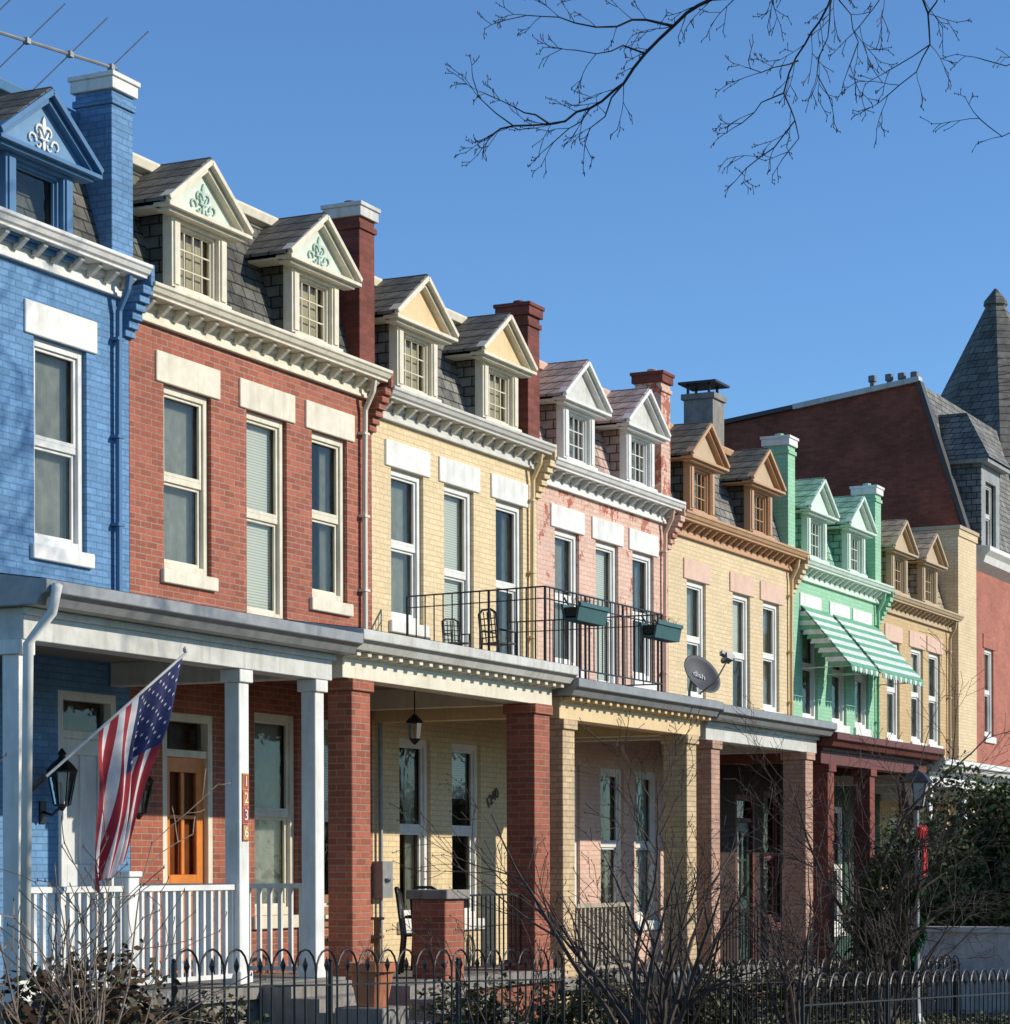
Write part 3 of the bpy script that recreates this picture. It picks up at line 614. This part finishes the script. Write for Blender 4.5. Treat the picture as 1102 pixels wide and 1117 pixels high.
for k in range(4): d.face([c0[k],c0[(k+1)%4],t0[(k+1)%4],t0[k]])
d.face(t0); add('dormer_roof',d.mesh('dormer_roof',[SLW]),dm)
T=thing('round_tower','brick corner tower with a pointed slate roof','tower',(64.8,2.1,-.9))
m=M(); m.lathe((0,0,0),[(2.3,-2),(2.3,11.6)],12); m.lathe((0,0,0),[(2.33,11.6),(2.5,11.75),(2.5,12.0)],12,1)
add('wall',m.mesh('wall',[REDB,flat('dark copper',(.07,.075,.07))]),T)
m=M(); m.lathe((0,0,12.0),[(3.15,0),(3.17,.08),(.27,5.75),(.32,5.8),(.3,5.92),(.03,6.25)],8,0,.3)
add('roof',m.mesh('roof',[slatemat('brown grey slate',(.13,.12,.105),(.2,.185,.16),.3,.2)]),T)
Rr=thing('brick_building','red brick building with corner tower behind the row','building',(61.56,0,0))
add('wall',wall_mesh('wall',8,-3,12,[(1,1.9,4,6),(4,4.9,4,6)],REDB,10),Rr)
for xx in (1,4): window(Rr,xx,4,.9,2,WHITE,WHITE,WHITE)
m=M(); m.prof([(0,12),(-.3,12),(-.3,11.8),(0,11.6)],0,8); m.box(0,8,0.01,10,12,12.1,1); add('cornice',m.mesh('cornice',[WHITE,ROOFF]),Rr)
# ---------------------------------------------------------------- chairs, bench
def iron_chair(x,y,z,rot,s_=.75,label='black wrought iron patio chair on the balcony',group='patio chairs on the balcony',mat=IRON):
    m=M(); 
    for sx in (-.2,.2):
        m.tube([(sx,-.2,0),(sx,-.2,.62),(sx,.15,.64)],.02,6); m.tube([(sx,.22,0),(sx,.18,.42),(sx,.24,.9)],.02,6)
    b=M(); b.tube([(-.2,.24,.9),(-.1,.26,.96),(.1,.26,.96),(.2,.24,.9)],.02,6)
    for k in range(5): b.tube([(-.16+.08*k,.19,.45),(-.16+.08*k,.25,.93)],.012,4)
    for k in range(4): b.tube([(-.2,.2+.012*k,.52+.1*k),(.2,.2+.012*k,.52+.1*k)],.01,4)
    s=M(); s.box(-.21,.21,-.21,.2,.42,.445)
    o=thing('iron_chair',label,'chair',(x,y,z),rot=(0,0,rot),group=group); o.scale=(s_,s_,s_)
    add('leg',m.mesh('leg',[mat],True),o); add('backrest',b.mesh('backrest',[mat],True),o); add('seat',s.mesh('seat',[mat]),o)
zr=lambda y: 4.24+(.4)*(1-abs(y)/2.8)
iron_chair(28.5,-.8,zr(-.8)+.01,1.2,.8); iron_chair(27.5,-.7,zr(-.7)+.01,-.6,.6)
for xx,yy,rr in ((24.6,-1.7,.4),(25.4,-1.5,-.5)): iron_chair(xx,yy,.83,rr,1,'black metal chair on the red brick porch','porch chairs')
for xx,yy,rr in ((28.6,-1.6,.6),(29.6,-1.3,-.6)): iron_chair(xx,yy,.71,rr,1,'white metal chair on the yellow porch','porch chairs',GREYW)
bo=thing('wooden_bench','small wooden bench on the red brick porch','bench',(22.7,-1.7,.83))
m=M()
for k in range(4): m.box(0,1.1,.02+.1*k,.1+.1*k,.42,.45)
add('seat',m.mesh('seat',[WOOD]),bo,bevel=.004)
m=M(); 
for k in range(3): m.box(0,1.1,.43,.455,.55+.13*k,.64+.13*k)
add('backrest',m.mesh('backrest',[WOOD]),bo,bevel=.004)
for xx in (.04,1.0):
    m=M(); m.box(xx,xx+.06,.04,.1,0,.62); m.box(xx,xx+.06,.37,.43,0,.92); m.box(xx,xx+.06,.1,.37,.36,.42); m.box(xx-.01,xx+.07,.0,.43,.62,.65); add('leg',m.mesh('leg',[WOOD]),bo,bevel=.004)
def planter(x,w):
    o=thing('planter_box','dark green planter box with dry stems on the balcony railing','planter',(x,-2.45,4.98),group='planter boxes hung on the railing')
    m=M(); m.prof([(-.13,.2),(-.09,0),(.09,0),(.13,.2),(.1,.2),(.07,.03),(-.07,.03),(-.1,.2)],-w/2,w/2,0); m.box(-w/2+.02,w/2-.02,-.09,.09,.05,.16,1); m.box(-w/2-.01,w/2+.01,-.145,-.12,.17,.22,0)
    m.beam((-w/4,.1,.18),(-w/4,.18,.3),.02,.02); m.beam((w/4,.1,.18),(w/4,.18,.3),.02,.02)
    add('box',m.mesh('box',[flat('teal plastic',(.04,.11,.11),.5),flat('soil',(.05,.035,.02),.9)]),o)
    s=M()
    for k in range(40):
        a=Vector((R(-w/2+.05,w/2-.05),R(-.07,.07),.15)); s.tube([a,a+Vector((R(-.05,.05),R(-.05,.05),R(.05,.16))),a+Vector((R(-.1,.1),R(-.1,.1),R(.08,.2)))],[.004,.003,.001],3)
    add('stems',s.mesh('stems',[flat('dry stem',(.12,.1,.05),.9)]),o)
planter(27.5,.85); planter(29.95,.85)
# satellite dish
S=thing('satellite_dish','grey satellite dish mounted on the porch roof edge','satellite dish',(31.65,-2.3,4.22)); S.scale=(1.02,1.02,1.02)
m=M(); m.tube([(0,.12,0),(0,.12,.2),(0,.09,.36)],.02,8); m.box(-.1,.1,.04,.2,-.02,.01); add('mount',m.mesh('mount',[GALV]),S)
def dishmesh():
    m=M(); rings=8;k=28
    for i in range(rings+1):
        r=.31*i/rings
        for j in range(k):
            a=2*math.pi*j/k; m.v.append((r*math.cos(a),-.10*(r/.31)**2,r*math.sin(a)*.95))
    for i in range(rings):
        for j in range(k): m.f.append((i*k+j,i*k+(j+1)%k,(i+1)*k+(j+1)%k,(i+1)*k+j)); m.m.append(0)
    return m.mesh('dish',[flat('dish grey',(.06,.063,.07),.65)],True)
rotd=(math.radians(-30),math.radians(18),math.radians(-34))
D=add('reflector',dishmesh(),S,(0,.0,.38),rot=rotd); sm=D.modifiers.new('s','SOLIDIFY'); sm.thickness=.012
add('lettering',text_mesh('dish',.13,.003,flat('faded lettering',(.5,.51,.52))),D,(0,-.035,.02),rot=(math.radians(90),0,0))
m=M(); m.tube([(0,-.02,-.28),(0,-.35,-.3),(0,-.62,-.12)],.012,6); m.box(-.05,.05,-.68,-.58,-.14,-.04); m.box(-.11,.11,-.66,-.6,-.08,-.02); m.tube([(0,-.58,-.09),(0,-.53,-.07)],.04,10)
add('receiver_arm',m.mesh('receiver_arm',[GALV]),D)
A=thing('tv_antenna','metal rooftop television antenna above the blue house','antenna',(19.3,1.4,9.3))
m=M(); m.tube([(0,0,-.3),(0,0,1.25)],.02,6); add('mast',m.mesh('mast',[GALV]),A)
m=M(); ap=Vector((-1.6,.1,1.15)); bp_=Vector((2.85,-.75,1.3)); m.tube([ap,bp_],.018,6)
for k in range(8):
    p=ap.lerp(bp_,.05+k/7*.93); m.tube([p+Vector((-.2,.5,-.5))*.75,p+Vector((.2,-.5,.5))*.75],.007,4); m.box(p.x-.03,p.x+.03,p.y-.03,p.y+.03,p.z-.03,p.z+.03)
add('boom',m.mesh('boom',[GALV]),A)
# ---------------------------------------------------------------- flag
F=thing('flag','american flag hanging from a tilted pole on the porch','flag',(16.35,-2.5,2.66))
tip=Vector((1.33,-.60,1.17)); m=M(); m.tube([(0,0,0),tip],.012,8); m.lathe(tuple(tip),[(.01,0),(.022,.02),(.022,.04),(.005,.06)],8); add('pole',m.mesh('pole',[GREYW]),F)
m=M(); m.tube([(-.04,.02,-.03),(.1,-.05,.1)],.03,8); add('bracket',m.mesh('bracket',[IRON]),F)
RED=flat('flag red',(.34,.018,.028),.8); FW=flat('flag white',(.64,.6,.57),.8); FB=flat('flag blue',(.013,.02,.09),.8)
def fpos(s,t):
    p=tip*(.985-.56*s)
    tb=tip*.36
    pull=t**1.05*.66
    q=Vector((p.x*(1-pull)+tb.x*pull,p.y*(1-pull)+tb.y*pull,p.z-(1.38*t+.34*t*(1-s))))
    q.x-=.05*math.sin(t*3.1)*(1-s)
    a=min(1,t*2.4+.15)
    fold=(.05*math.sin(s*12+t*2.5)+.028*math.sin(s*27+t*5)+.02*math.sin(t*8+s*5))*a
    q+=Vector((.15*fold,-.98*fold,0)); q.z-=.02*math.sin(s*17+1)*t
    return q
ns,nt=78,60; m=M()
idx={}
for i in range(ns+1):
    for j in range(nt+1): idx[i,j]=len(m.v); m.v.append(tuple(fpos(i/ns,j/nt)))
for i in range(ns):
    for j in range(nt):
        m.f.append((idx[i,j],idx[i+1,j],idx[i+1,j+1],idx[i,j+1]))
        st=i//6; m.m.append(2 if (i<42 and j<nt*.42) else (0 if st%2==0 else 1))
add('cloth',m.mesh('cloth',[RED,FW,FB],True),F)
m=M()
for r in range(9):
    nn=6 if r%2==0 else 5
    for q in range(nn):
        s=(r+1)/10*.538; t=((q*2+1 if nn==6 else q*2+2)/12)*.42
        for sg in (-1,1):
            pts=[]
            c=fpos(s,t); ds=(fpos(s+.01,t)-c).normalized(); dt=(fpos(s,t+.01)-c).normalized(); nrm=ds.cross(dt).normalized()
            for k in range(10):
                a=math.pi*k/5; rr=.019 if k%2==0 else .008
                pts.append(c+ds*rr*math.cos(a)+dt*rr*math.sin(a)+nrm*sg*.006)
            m.face(pts)
add('stars',m.mesh('stars',[FW]),F)
# ---------------------------------------------------------------- vegetation
BARK=barkmat('dark bark',(.04,.03,.026)); BARKP=barkmat('pale twig bark',(.22,.16,.11)); BARK2=barkmat('brown twig bark',(.065,.046,.036))
def grow(m,p,d,L,r,depth,k,droop=-.02,spread=.7,nb=4,wig=.22,mn=.0018,bud=False,up=0,seg=.12):
    n=max(3,int(L/seg)); pts=[Vector(p)];rad=[r]; dd=Vector(d).normalized(); kids=[]
    for i in range(n):
        dd=(dd+Vector((R(-wig,wig),R(-wig,wig),R(-wig,wig)+droop+up))).normalized()
        pts.append(pts[-1]+dd*L/n); rr=max(mn,r*(1-.8*(i+1)/n)); rad.append(rr)
        if depth>0 and i>0 and random.random()<nb/n: kids.append((pts[-1].copy(),dd.copy(),rr,1-i/n))
    m.tube(pts,rad,k if r>.006 else 3,0,False)
    if bud: m.lathe(tuple(pts[-1]),[(.001,-.01),(.0045,0),(.001,.012)],3)
    for (q,e,rr,fr) in kids:
        a=Vector((R(-1,1),R(-1,1),R(-1,1))); a=(a-e*a.dot(e)).normalized()
        grow(m,q,(e+a*spread),L*R(.4,.7)*(.5+.5*fr),max(mn,rr*.7),depth-1,k,droop,spread,nb,wig,mn,bud,up,seg)
yaw=math.radians(25.7-90)
random.seed(71)
TR=thing('bare_tree','leafless street tree with drooping twigs overhanging the street','tree',(19.5,-13.5,gz(19.5)-.3),rot=(0,0,yaw))
gb=gz(19.5)-.3
m=M(); trunkpts=[(0,0,-.2),(0,0,.2),(.05,.02,2.2),(-.1,.1,4.5),(-.3,.1,7),(-.6,0,9.5),(-.5,.2,12)]
m.tube(trunkpts,[.36,.3,.25,.22,.19,.14,.06],14,0); add('trunk',m.mesh('trunk',[BARK],True),TR)
m=M(); U=.00667
def tp(x,y,dy=0): return Vector(((x+8-551)*U-7.5,dy,2+(948-y)*U-gb))
limbs=[
 ([(-.45,0,8.6),tp(1000,-230,.2),tp(890,-90,.0),tp(838,-5,-.1),tp(775,8,-.2),tp(735,27),tp(705,52,.1),tp(682,80,.2),tp(645,105,.25),tp(600,120,.3),tp(560,122,.3),tp(530,132,.4)],.042),
 ([tp(735,27),tp(690,20,.0),tp(650,33,-.1),tp(610,22,-.1),tp(575,20,-.1),tp(552,30,-.2)],.011),
 ([tp(705,52,.1),tp(680,48,.0),tp(650,62,-.1),tp(628,58,-.1)],.008),
 ([tp(682,80,.2),tp(662,112,.3),tp(645,125,.3),tp(640,138,.4)],.008),
 ([tp(645,105,.25),tp(622,125,.3),tp(605,140,.3)],.007),
 ([tp(600,120,.3),tp(572,112,.2),tp(545,98,.2),tp(528,95,.1)],.008),
 ([tp(560,122,.3),tp(540,112,.2),tp(522,95,.2),tp(516,80,.1)],.006),
 ([tp(775,8,-.2),tp(740,-8,-.3),tp(690,-14,-.4),tp(640,-3,-.4),tp(605,8,-.4)],.009),
 ([(-.4,0,8.2),tp(1010,-170,-.3),tp(940,-60,-.4),tp(903,8,-.4),tp(880,50,-.3),tp(858,88,-.2),tp(852,110,-.2),tp(866,135,-.1),tp(845,160,0),tp(815,182,0)],.027),
 ([tp(866,80,-.3),tp(838,92,-.4),tp(812,98,-.5)],.007),
 ([tp(852,110,-.2),tp(828,120,-.2),tp(808,138,-.1)],.006),
 ([tp(866,135,-.1),tp(872,150,0),tp(860,165,0)],.005),
 ([tp(903,8,-.4),tp(900,50,-.2),tp(890,85,-.1),tp(905,105,0)],.007),
 ([tp(903,8,-.4),tp(925,25,-.2),tp(935,50,-.1),tp(928,70,0)],.006),
 ([tp(940,-60,-.4),tp(975,-10,-.6),tp(998,45,-.6),tp(1000,78,-.6),tp(988,102,-.5),tp(960,122,-.4)],.013),
 ([tp(998,45,-.6),tp(1012,20,-.7),tp(1028,-5,-.7)],.007),
 ([tp(975,-10,-.6),tp(948,25,-.4),tp(930,48,-.4)],.007),
 ([tp(1000,78,-.6),tp(985,85,-.5),tp(962,95,-.4)],.005),
 ([(-.35,0,7.4),tp(1220,10,.4),tp(1150,35,.3),tp(1105,62,.2),tp(1080,55,.2)],.010),
 ([tp(1190,60,.3),tp(1135,120,.2),tp(1100,140,.2),tp(1075,120,.2)],.007),
 ([(-.2,0,6.5),tp(1270,40,.3),tp(1190,60,.3)],.02)]
for li,(pts,r) in enumerate(limbs):
    P=[]
    for a,b in zip(pts[:-1],pts[1:]):
        a=Vector(a);b=Vector(b); n=max(1,int((b-a).length/.10))
        for k in range(n): P.append(a.lerp(b,k/n)+(Vector((R(-.025,.025),R(-.03,.03),R(-.025,.025))) if k else Vector()))
    P.append(Vector(pts[-1])); n=len(P); rad=[max(.0038,r*(1-.85*i/(n-1))) for i in range(n)]
    m.tube(P,rad,7,0,False)
    right=li>=18
    for i in range(2,n):
        if P[i].x<-3.6 and random.random()<(.4 if right else .85):
            e=(P[i]-P[i-1]).normalized(); a=Vector((R(-1,1),R(-.6,.6),R(-1,.9))); a=(a-e*a.dot(e)).normalized()
            grow(m,P[i],e+a*.8,R(.12,.36),max(.0034,rad[i]*.38),1 if right else 2,5,-.015,.75,4.5,.16,.0027,True,0,.06)
    grow(m,P[-1],P[-1]-P[-2],.2,.0045,2,4,0,.8,4,.16,.0028,True,0,.06)
for k in range(14):
    a=R(-1.5,1.5); st=Vector((R(-.4,0),0,R(5.5,11))); grow(m,st,(math.cos(a),math.sin(a),R(.5,1.1)),R(2.5,4),.07,2,5,.0,.8,6,.12,.005)
for k in range(20):
    st=Vector((-.5,.2,R(10.3,12))); grow(m,st,(.3+R(-.35,.35),.9+R(-.4,.4),R(.15,.6)),R(3.5,5.5),.07,3,5,.0,.8,7,.10,.011,False,0,.3)
add('crown',m.mesh('crown',[BARK]),TR)
def shrub(name,label,x,y,h,nst,mat,seed,sp=.35,thick=.018,depth=3,nb=6,group=None):
    random.seed(seed)
    z=gz(x); T=thing(name,label,'tree' if 'tree' in name else 'shrub',(x,y,z),group=group)
    s=M(); c=M()
    for k in range(nst):
        a=R(0,6.28); d=Vector((math.cos(a)*sp*R(.3,1.2),math.sin(a)*sp*R(.3,1.2),1)).normalized()
        st=Vector((R(-.1,.1),R(-.1,.1),-.05)); s.tube([st,st+d*.3],[thick*1.2,thick],6)
        grow(c,st+d*.28,d,h*R(.6,1),thick,depth,5,.0,.75,nb,.14,.0028,True,.015)
    add('trunk',s.mesh('trunk',[mat],True),T); add('crown',c.mesh('crown',[mat]),T)
shrub('bare_shrub','leafless dark multi-stemmed shrub in a front yard',19.6,-6.5,2.4,9,BARK2,3,.45,.028,3,6)
shrub('bare_shrub','leafless dark shrub with spreading stems by the fence',21.4,-6.0,1.9,6,BARK2,4,.5,.02,3,5)
shrub('bare_shrub','low leafless shrub behind the fence',17.3,-6.3,1.0,6,BARK2,6,.6,.01,3,4)
shrub('bare_sapling_tree','slender leafless young tree in a front yard',31.0,-5.2,4.4,4,BARK2,5,.22,.038,3,8)
shrub('bare_shrub','leafless shrub with thin dark branches',25.2,-5.9,2.1,6,BARK2,8,.5,.022,3,6)
shrub('bare_shrub','pale leafless shrub with arching stems',9.2,-7.95,1.6,7,BARKP,11,.5,.009,2,4)
shrub('bare_shrub','pale leafless shrub with arching stems',11.3,-6.75,1.5,5,BARKP,12,.5,.009,2,4)
shrub('bare_shrub','thin leafless twiggy shrub beside the fence',28.3,-5.9,2.0,7,BARK2,14,.5,.018,3,6)
random.seed(21)
def leaves(m,c,rad,n,size,lo=.55):
    for k in range(n):
        v=Vector((random.gauss(0,1),random.gauss(0,1),random.gauss(0,1))).normalized()*R(lo,1.05)
        p=Vector((c[0]+v.x*rad[0],c[1]+v.y*rad[1],c[2]+v.z*rad[2]))
        a=Vector((R(-1,1),R(-1,1),R(-.6,1))).normalized(); b=a.cross(Vector((R(-1,1),R(-1,1),R(-1,1)))).normalized(); s=size*R(.6,1.3)
        m.face([p-a*s,p-b*s*.5,p+a*s,p+b*s*.5])
HOLLY=leafmat('evergreen leaves',(.03,.05,.016),(.08,.11,.035),(.16,.19,.07))
def bush(x,y,h,w,label,mat,n=9,leafn=900,ls=.045,name='evergreen_bush'):
    z=gz(x); T=thing(name,label,'bush',(x,y,z)); t=M()
    for k in range(5): a=R(0,6.28); t.tube([(0,0,-.1),(math.cos(a)*w*.3,math.sin(a)*w*.3,h*.7)],[.04,.01],6)
    add('trunk',t.mesh('trunk',[BARK]),T); c=M()
    for k in range(n):
        a=R(0,6.28); rr=w*R(.0,.6); hz=R(.2,.82)*h; q=R(.28,.5)*w
        leaves(c,(math.cos(a)*rr,math.sin(a)*rr,hz),(q,q,q*R(.6,1)*h/w/1.2),leafn,ls)
    leaves(c,(0,0,h*.45),(w*.8,w*.8,h*.45),leafn*4,ls*1.3,.1)
    add('crown',c.mesh('crown',[mat]),T)
bush(37.3,-3.9,3.2,1.35,'dense green evergreen bush in a front yard',HOLLY,18,1100,.055)
bush(38.9,-4.6,3.8,1.5,'tall green evergreen bush beside the porches',HOLLY,18,1100,.06)
bush(37.5,-5.9,3.2,1.4,'rounded evergreen bush behind a low wall',HOLLY,16,1100,.055)
DRY=leafmat('brown leaves',(.05,.022,.012),(.09,.05,.025),(.04,.055,.02))
bush(13.2,-5.5,.95,.95,'low shrub with dry brown leaves by the fence',DRY,10,160,.04,'dry_leaf_bush')
bush(12.0,-5.9,.9,.85,'low shrub with dry brown leaves',DRY,8,140,.04,'dry_leaf_bush')
DG=leafmat('winter yard leaves',(.04,.045,.018),(.10,.075,.035),(.06,.08,.025))
for (x,y,h) in ((16.6,-4.0,.65),(21.2,-4.15,.75),(22.6,-4.3,.75),(24.3,-4.2,.8),(26.2,-4.3,.8),(27.9,-4.3,.9),(29.8,-4.2,.95),(31.8,-4.3,1.0),(33.8,-4.3,1.05),(35.3,-4.2,1.0)):
    bush(x,y,h,.75,'low winter shrub with sparse brown green leaves',DG,7,120,.035,'yard_shrub')
# ---------------------------------------------------------------- iron fences
def fence(x0,x1,y,h,label,gap=.32):
    z0=gz(x0); o=thing('iron_fence',label,'fence',(x0,y,z0),group='iron yard fences'); L_=x1-x0; sl=-.031
    f=M(); zz=lambda x: sl*x
    f.beam((0,0,h-.1+zz(0)),(L_,0,h-.1+zz(L_)),.022,.014); f.beam((0,0,.15+zz(0)),(L_,0,.15+zz(L_)),.022,.014)
    n=2*int(L_/gap); r=L_/n
    for k in range(n+1):
        x=L_*k/n; top=h-.02 if k%2==0 else h-.1
        f.beam((x,0,.05+zz(x)),(x,0,top+zz(x)),.013,.013,0,(0,1,0))
        if k%2==0 and k<n-1:
            f.tube([(x+r-r*math.cos(t),0,h-.02+zz(x)+.19*math.sin(t)) for t in [math.pi*q/8 for q in range(9)]],.009,5)
            f.tube([(x+r,0,h-.1+zz(x)),(x+r,0,h+.0+zz(x)),(x+r,0,h+.05+zz(x)),(x+r,0,h+.11+zz(x))],[.006,.008,.024,.002],5)
    m_=int(L_/2.6)+1
    add('pickets',f.mesh('pickets',[IRON]),o)
    for k in range(m_+1):
        ps=M(); x=L_*k/m_; ps.box(x-.014,x+.014,-.014,.014,-.2+zz(x),h+.08+zz(x)); ps.lathe((x,0,h+.08+zz(x)),[(.01,0),(.02,.015),(.008,.03)],8)
        add('post',ps.mesh('post',[IRON]),o)
fence(14.6,21.2,-5.0,.84,'black iron loop topped fence along a front yard')
fence(21.6,29.8,-5.0,.74,'black iron fence with arched hoops along a yard')
fence(30.2,44,-5.0,.76,'black iron hoop topped fence along a yard',.4)
fence(20.5,33.0,-7.6,.66,'low black iron hoop fence near the pavement',.36)
m=M(); m.box(-.1,.1,-3.4,1.3,-.3,1.33); m.box(-.14,.14,-3.45,1.35,1.33,1.41)
thing('low_wall','low grey white stucco yard wall','wall',(35.2,-5.6,gz(37)),me=m.mesh('low_wall',[paint('stucco',(.55,.55,.54),.9,.3)]))
LX,LY=31.2,-5.5
LP=thing('lamp_post','black lantern lamp post with red bow and green garland','street lamp',(LX,LY,gz(LX)))
hz=2.75-gz(LX)
m=M(); m.lathe((0,0,-.1),[(.1,0),(.1,.2),(.06,.3),(.04,.5),(.035,hz+.1)],10); m.beam((-.2,0,hz-.25),(.2,0,hz-.25),.02,.02); add('post',m.mesh('post',[GALV],False),LP)
m=M(); m.lathe((0,0,hz),[(.05,0),(.1,.03),(.11,.05)],6); 
for k in range(6):
    a=math.pi/3*k; m.tube([(.11*math.cos(a),.11*math.sin(a),hz+.05),(.18*math.cos(a),.18*math.sin(a),hz+.35)],.01,4)
m.lathe((0,0,hz),[(.22,.35),(.22,.37),(.12,.47),(.05,.5),(.03,.53),(.04,.56),(.005,.62)],6); m.lathe((0,0,hz),[(.1,.05),(.17,.35)],6,1)
add('lantern',m.mesh('lantern',[IRON,FROST]),LP)
BOW=flat('red ribbon',(.55,.012,.012),.6)
bw_=thing('ribbon_bow','red ribbon bow tied to the lamp post','ribbon',(LX-.04,LY-.08,gz(LX)+hz-.3)); bw_.scale=(.75,.75,.9)
m=M()
for s in (-1,1):
    m.tube([(0,0,0),(s*.1,-.03,.08),(s*.17,-.02,.06),(s*.15,0,-.06),(0,0,0)],[.03,.045,.05,.045,.03],6)
    m.tube([(0,-.03,0),(s*.03,-.05,-.3),(s*.07,-.05,-.62)],[.03,.04,.04],5)
m.lathe((0,0,-.03),[(.02,0),(.05,.03),(.02,.06)],8)
add('bow',m.mesh('bow',[BOW]),bw_)
ga=thing('garland','green evergreen garland wound round the lamp post','garland',(LX,LY,gz(LX)))
m=M()
for k in range(2800):
    t=R(0,1); a=t*16; p=Vector((math.cos(a)*.07,math.sin(a)*.07,.7+t*(hz-1.1)))+Vector((R(-.05,.05),R(-.05,.05),R(-.06,.06))); d=Vector((R(-1,1),R(-1,1),R(-1,1))).normalized()*.045; e=d.cross(Vector((0,0,1))).normalized()*.011
    m.face([p-d,p-e,p+d,p+e])
add('needles',m.mesh('needles',[leafmat('garland green',(.01,.06,.015),(.015,.12,.03),(.025,.17,.05))]),ga)
m=M(); m.box(-.25,.25,-.25,.25,-.2,.5); thing('stone_plinth','square stone plinth beside the steps','plinth',(19.75,-3.75,gz(20.3)),me=m.mesh('stone_plinth',[CONC]),bevel=.01)
P_=thing('plant_pot','large terracotta pot with dry stems','plant pot',(19.75,-3.75,gz(20.3)+.502))
m=M(); m.lathe((0,0,0),[(.14,0),(.2,.32),(.235,.32),(.24,.4),(.2,.4),(.19,.34)],20); add('pot',m.mesh('pot',[flat('terracotta',(.5,.18,.08),.8)],False),P_)
m=M()
for k in range(30): grow(m,(R(-.1,.1),R(-.1,.1),.34),(R(-.5,.5),R(-.5,.5),1),R(.1,.22),.004,1,3)
add('stems',m.mesh('stems',[bpy.data.materials['dry stem']]),P_)
# ---------------------------------------------------------------- ground, street
def sheet(name,y0,y1,dz,mat,x0=-300,x1=700,kerb=0):
    m=M(); xs=[x0,-40,75,x1]
    for a,b in zip(xs[:-1],xs[1:]):
        m.face([(a,y0,gz(a)+dz),(b,y0,gz(b)+dz),(b,y1,gz(b)+dz),(a,y1,gz(a)+dz)])
        if kerb:
            for yy in (y0,y1): m.face([(a,yy,gz(a)+dz),(b,yy,gz(b)+dz),(b,yy,gz(b)+dz-kerb),(a,yy,gz(a)+dz-kerb)])
    o=add(name,m.mesh(name,[mat])); o['kind']='structure'; return o
gm,N,L,P=newmat('ground grass'); tc=N.new('ShaderNodeTexCoord'); n=noise(N,L,tc.outputs['Object'],1.5,5,.75); r=ramp(N,L,n.outputs[0],[(.35,(.05,.04,.02)),(.5,(.05,.06,.02)),(.68,(.12,.1,.05))]); L.new(r.outputs[0],P.inputs['Base Color']); P.inputs['Roughness'].default_value=1
bp=N.new('ShaderNodeBump'); bp.inputs['Distance'].default_value=.08; L.new(n.outputs[0],bp.inputs['Height']); L.new(bp.outputs[0],P.inputs['Normal'])
sheet('ground',-700,700,-.30,gm)
sheet('yard_ground',-8.6,.2,0,gm,kerb=.3,x0=-60,x1=120)
sheet('pavement',-11.2,-8.62,-.12,paint('pavement concrete',(.35,.34,.32),.9,.3,2,bump=.5),kerb=.18)
sheet('road',-22,-11.22,-.27,paint('asphalt',(.055,.055,.057),.95,.3,5,bump=.8))
m=M()
for k in range(20000):
    x=R(11,46); y=R(-8.4,-2.9); p=Vector((x,y,gz(x)+R(0,.16))); a=Vector((R(-1,1),R(-1,1),R(-.2,1))).normalized(); b=a.cross(Vector((R(-1,1),R(-1,1),R(-1,1)))).normalized(); s=R(.02,.06)
    m.face([p-a*s,p-b*s*.4,p+a*s,p+b*s*.4])
o=add('ground_cover',m.mesh('ground_cover',[leafmat('ivy and litter',(.04,.06,.02),(.12,.09,.04),(.06,.09,.03))])); o['kind']='stuff'; o['label']='ivy and fallen leaves covering the yards'; o['category']='ground cover'
# ---------------------------------------------------------------- light
el=math.radians(26.5); az=math.radians(22)
ts=Vector((math.sin(az)*math.cos(el),-math.cos(az)*math.cos(el),math.sin(el)))
sl=bpy.data.lights.new('sun','SUN'); sl.energy=4.6; sl.angle=math.radians(.5); sl.color=(1,.925,.80)
so=bpy.data.objects.new('sun',sl); COL.objects.link(so); so.rotation_euler=ts.to_track_quat('Z','Y').to_euler(); so.location=(0,-30,30)
w=bpy.data.worlds.new('World'); scene.world=w; w.use_nodes=True; N=w.node_tree.nodes; L=w.node_tree.links
sk=N.new('ShaderNodeTexSky'); sk.sky_type='NISHITA'; sk.sun_disc=False; sk.sun_elevation=el; sk.sun_rotation=math.pi-az
sk.air_density=1.0; sk.dust_density=.0; sk.ozone_density=3.0; sk.altitude=400
bg=N['Background']; bg.inputs[1].default_value=.115
L.new(mix(N,L,sk.outputs[0],(.84,1.15,1.44),1.0,'MULTIPLY'),bg.inputs[0])
# ---------------------------------------------------------------- camera
cam=bpy.data.cameras.new('camera'); co=bpy.data.objects.new('camera',cam); COL.objects.link(co)
cam.sensor_width=36; cam.lens=2700/1117*36; cam.shift_y=.3487; cam.clip_end=3000; cam.clip_start=.1
co.matrix_world=Matrix.Translation((0,-14.6,2.0))@Matrix.Rotation(yaw,4,'Z')@Matrix.Rotation(math.radians(90),4,'X')@Matrix.Rotation(-.003,4,'Z')
scene.camera=co
scene.view_settings.view_transform='Standard'; scene.view_settings.look='None'; scene.view_settings.exposure=0
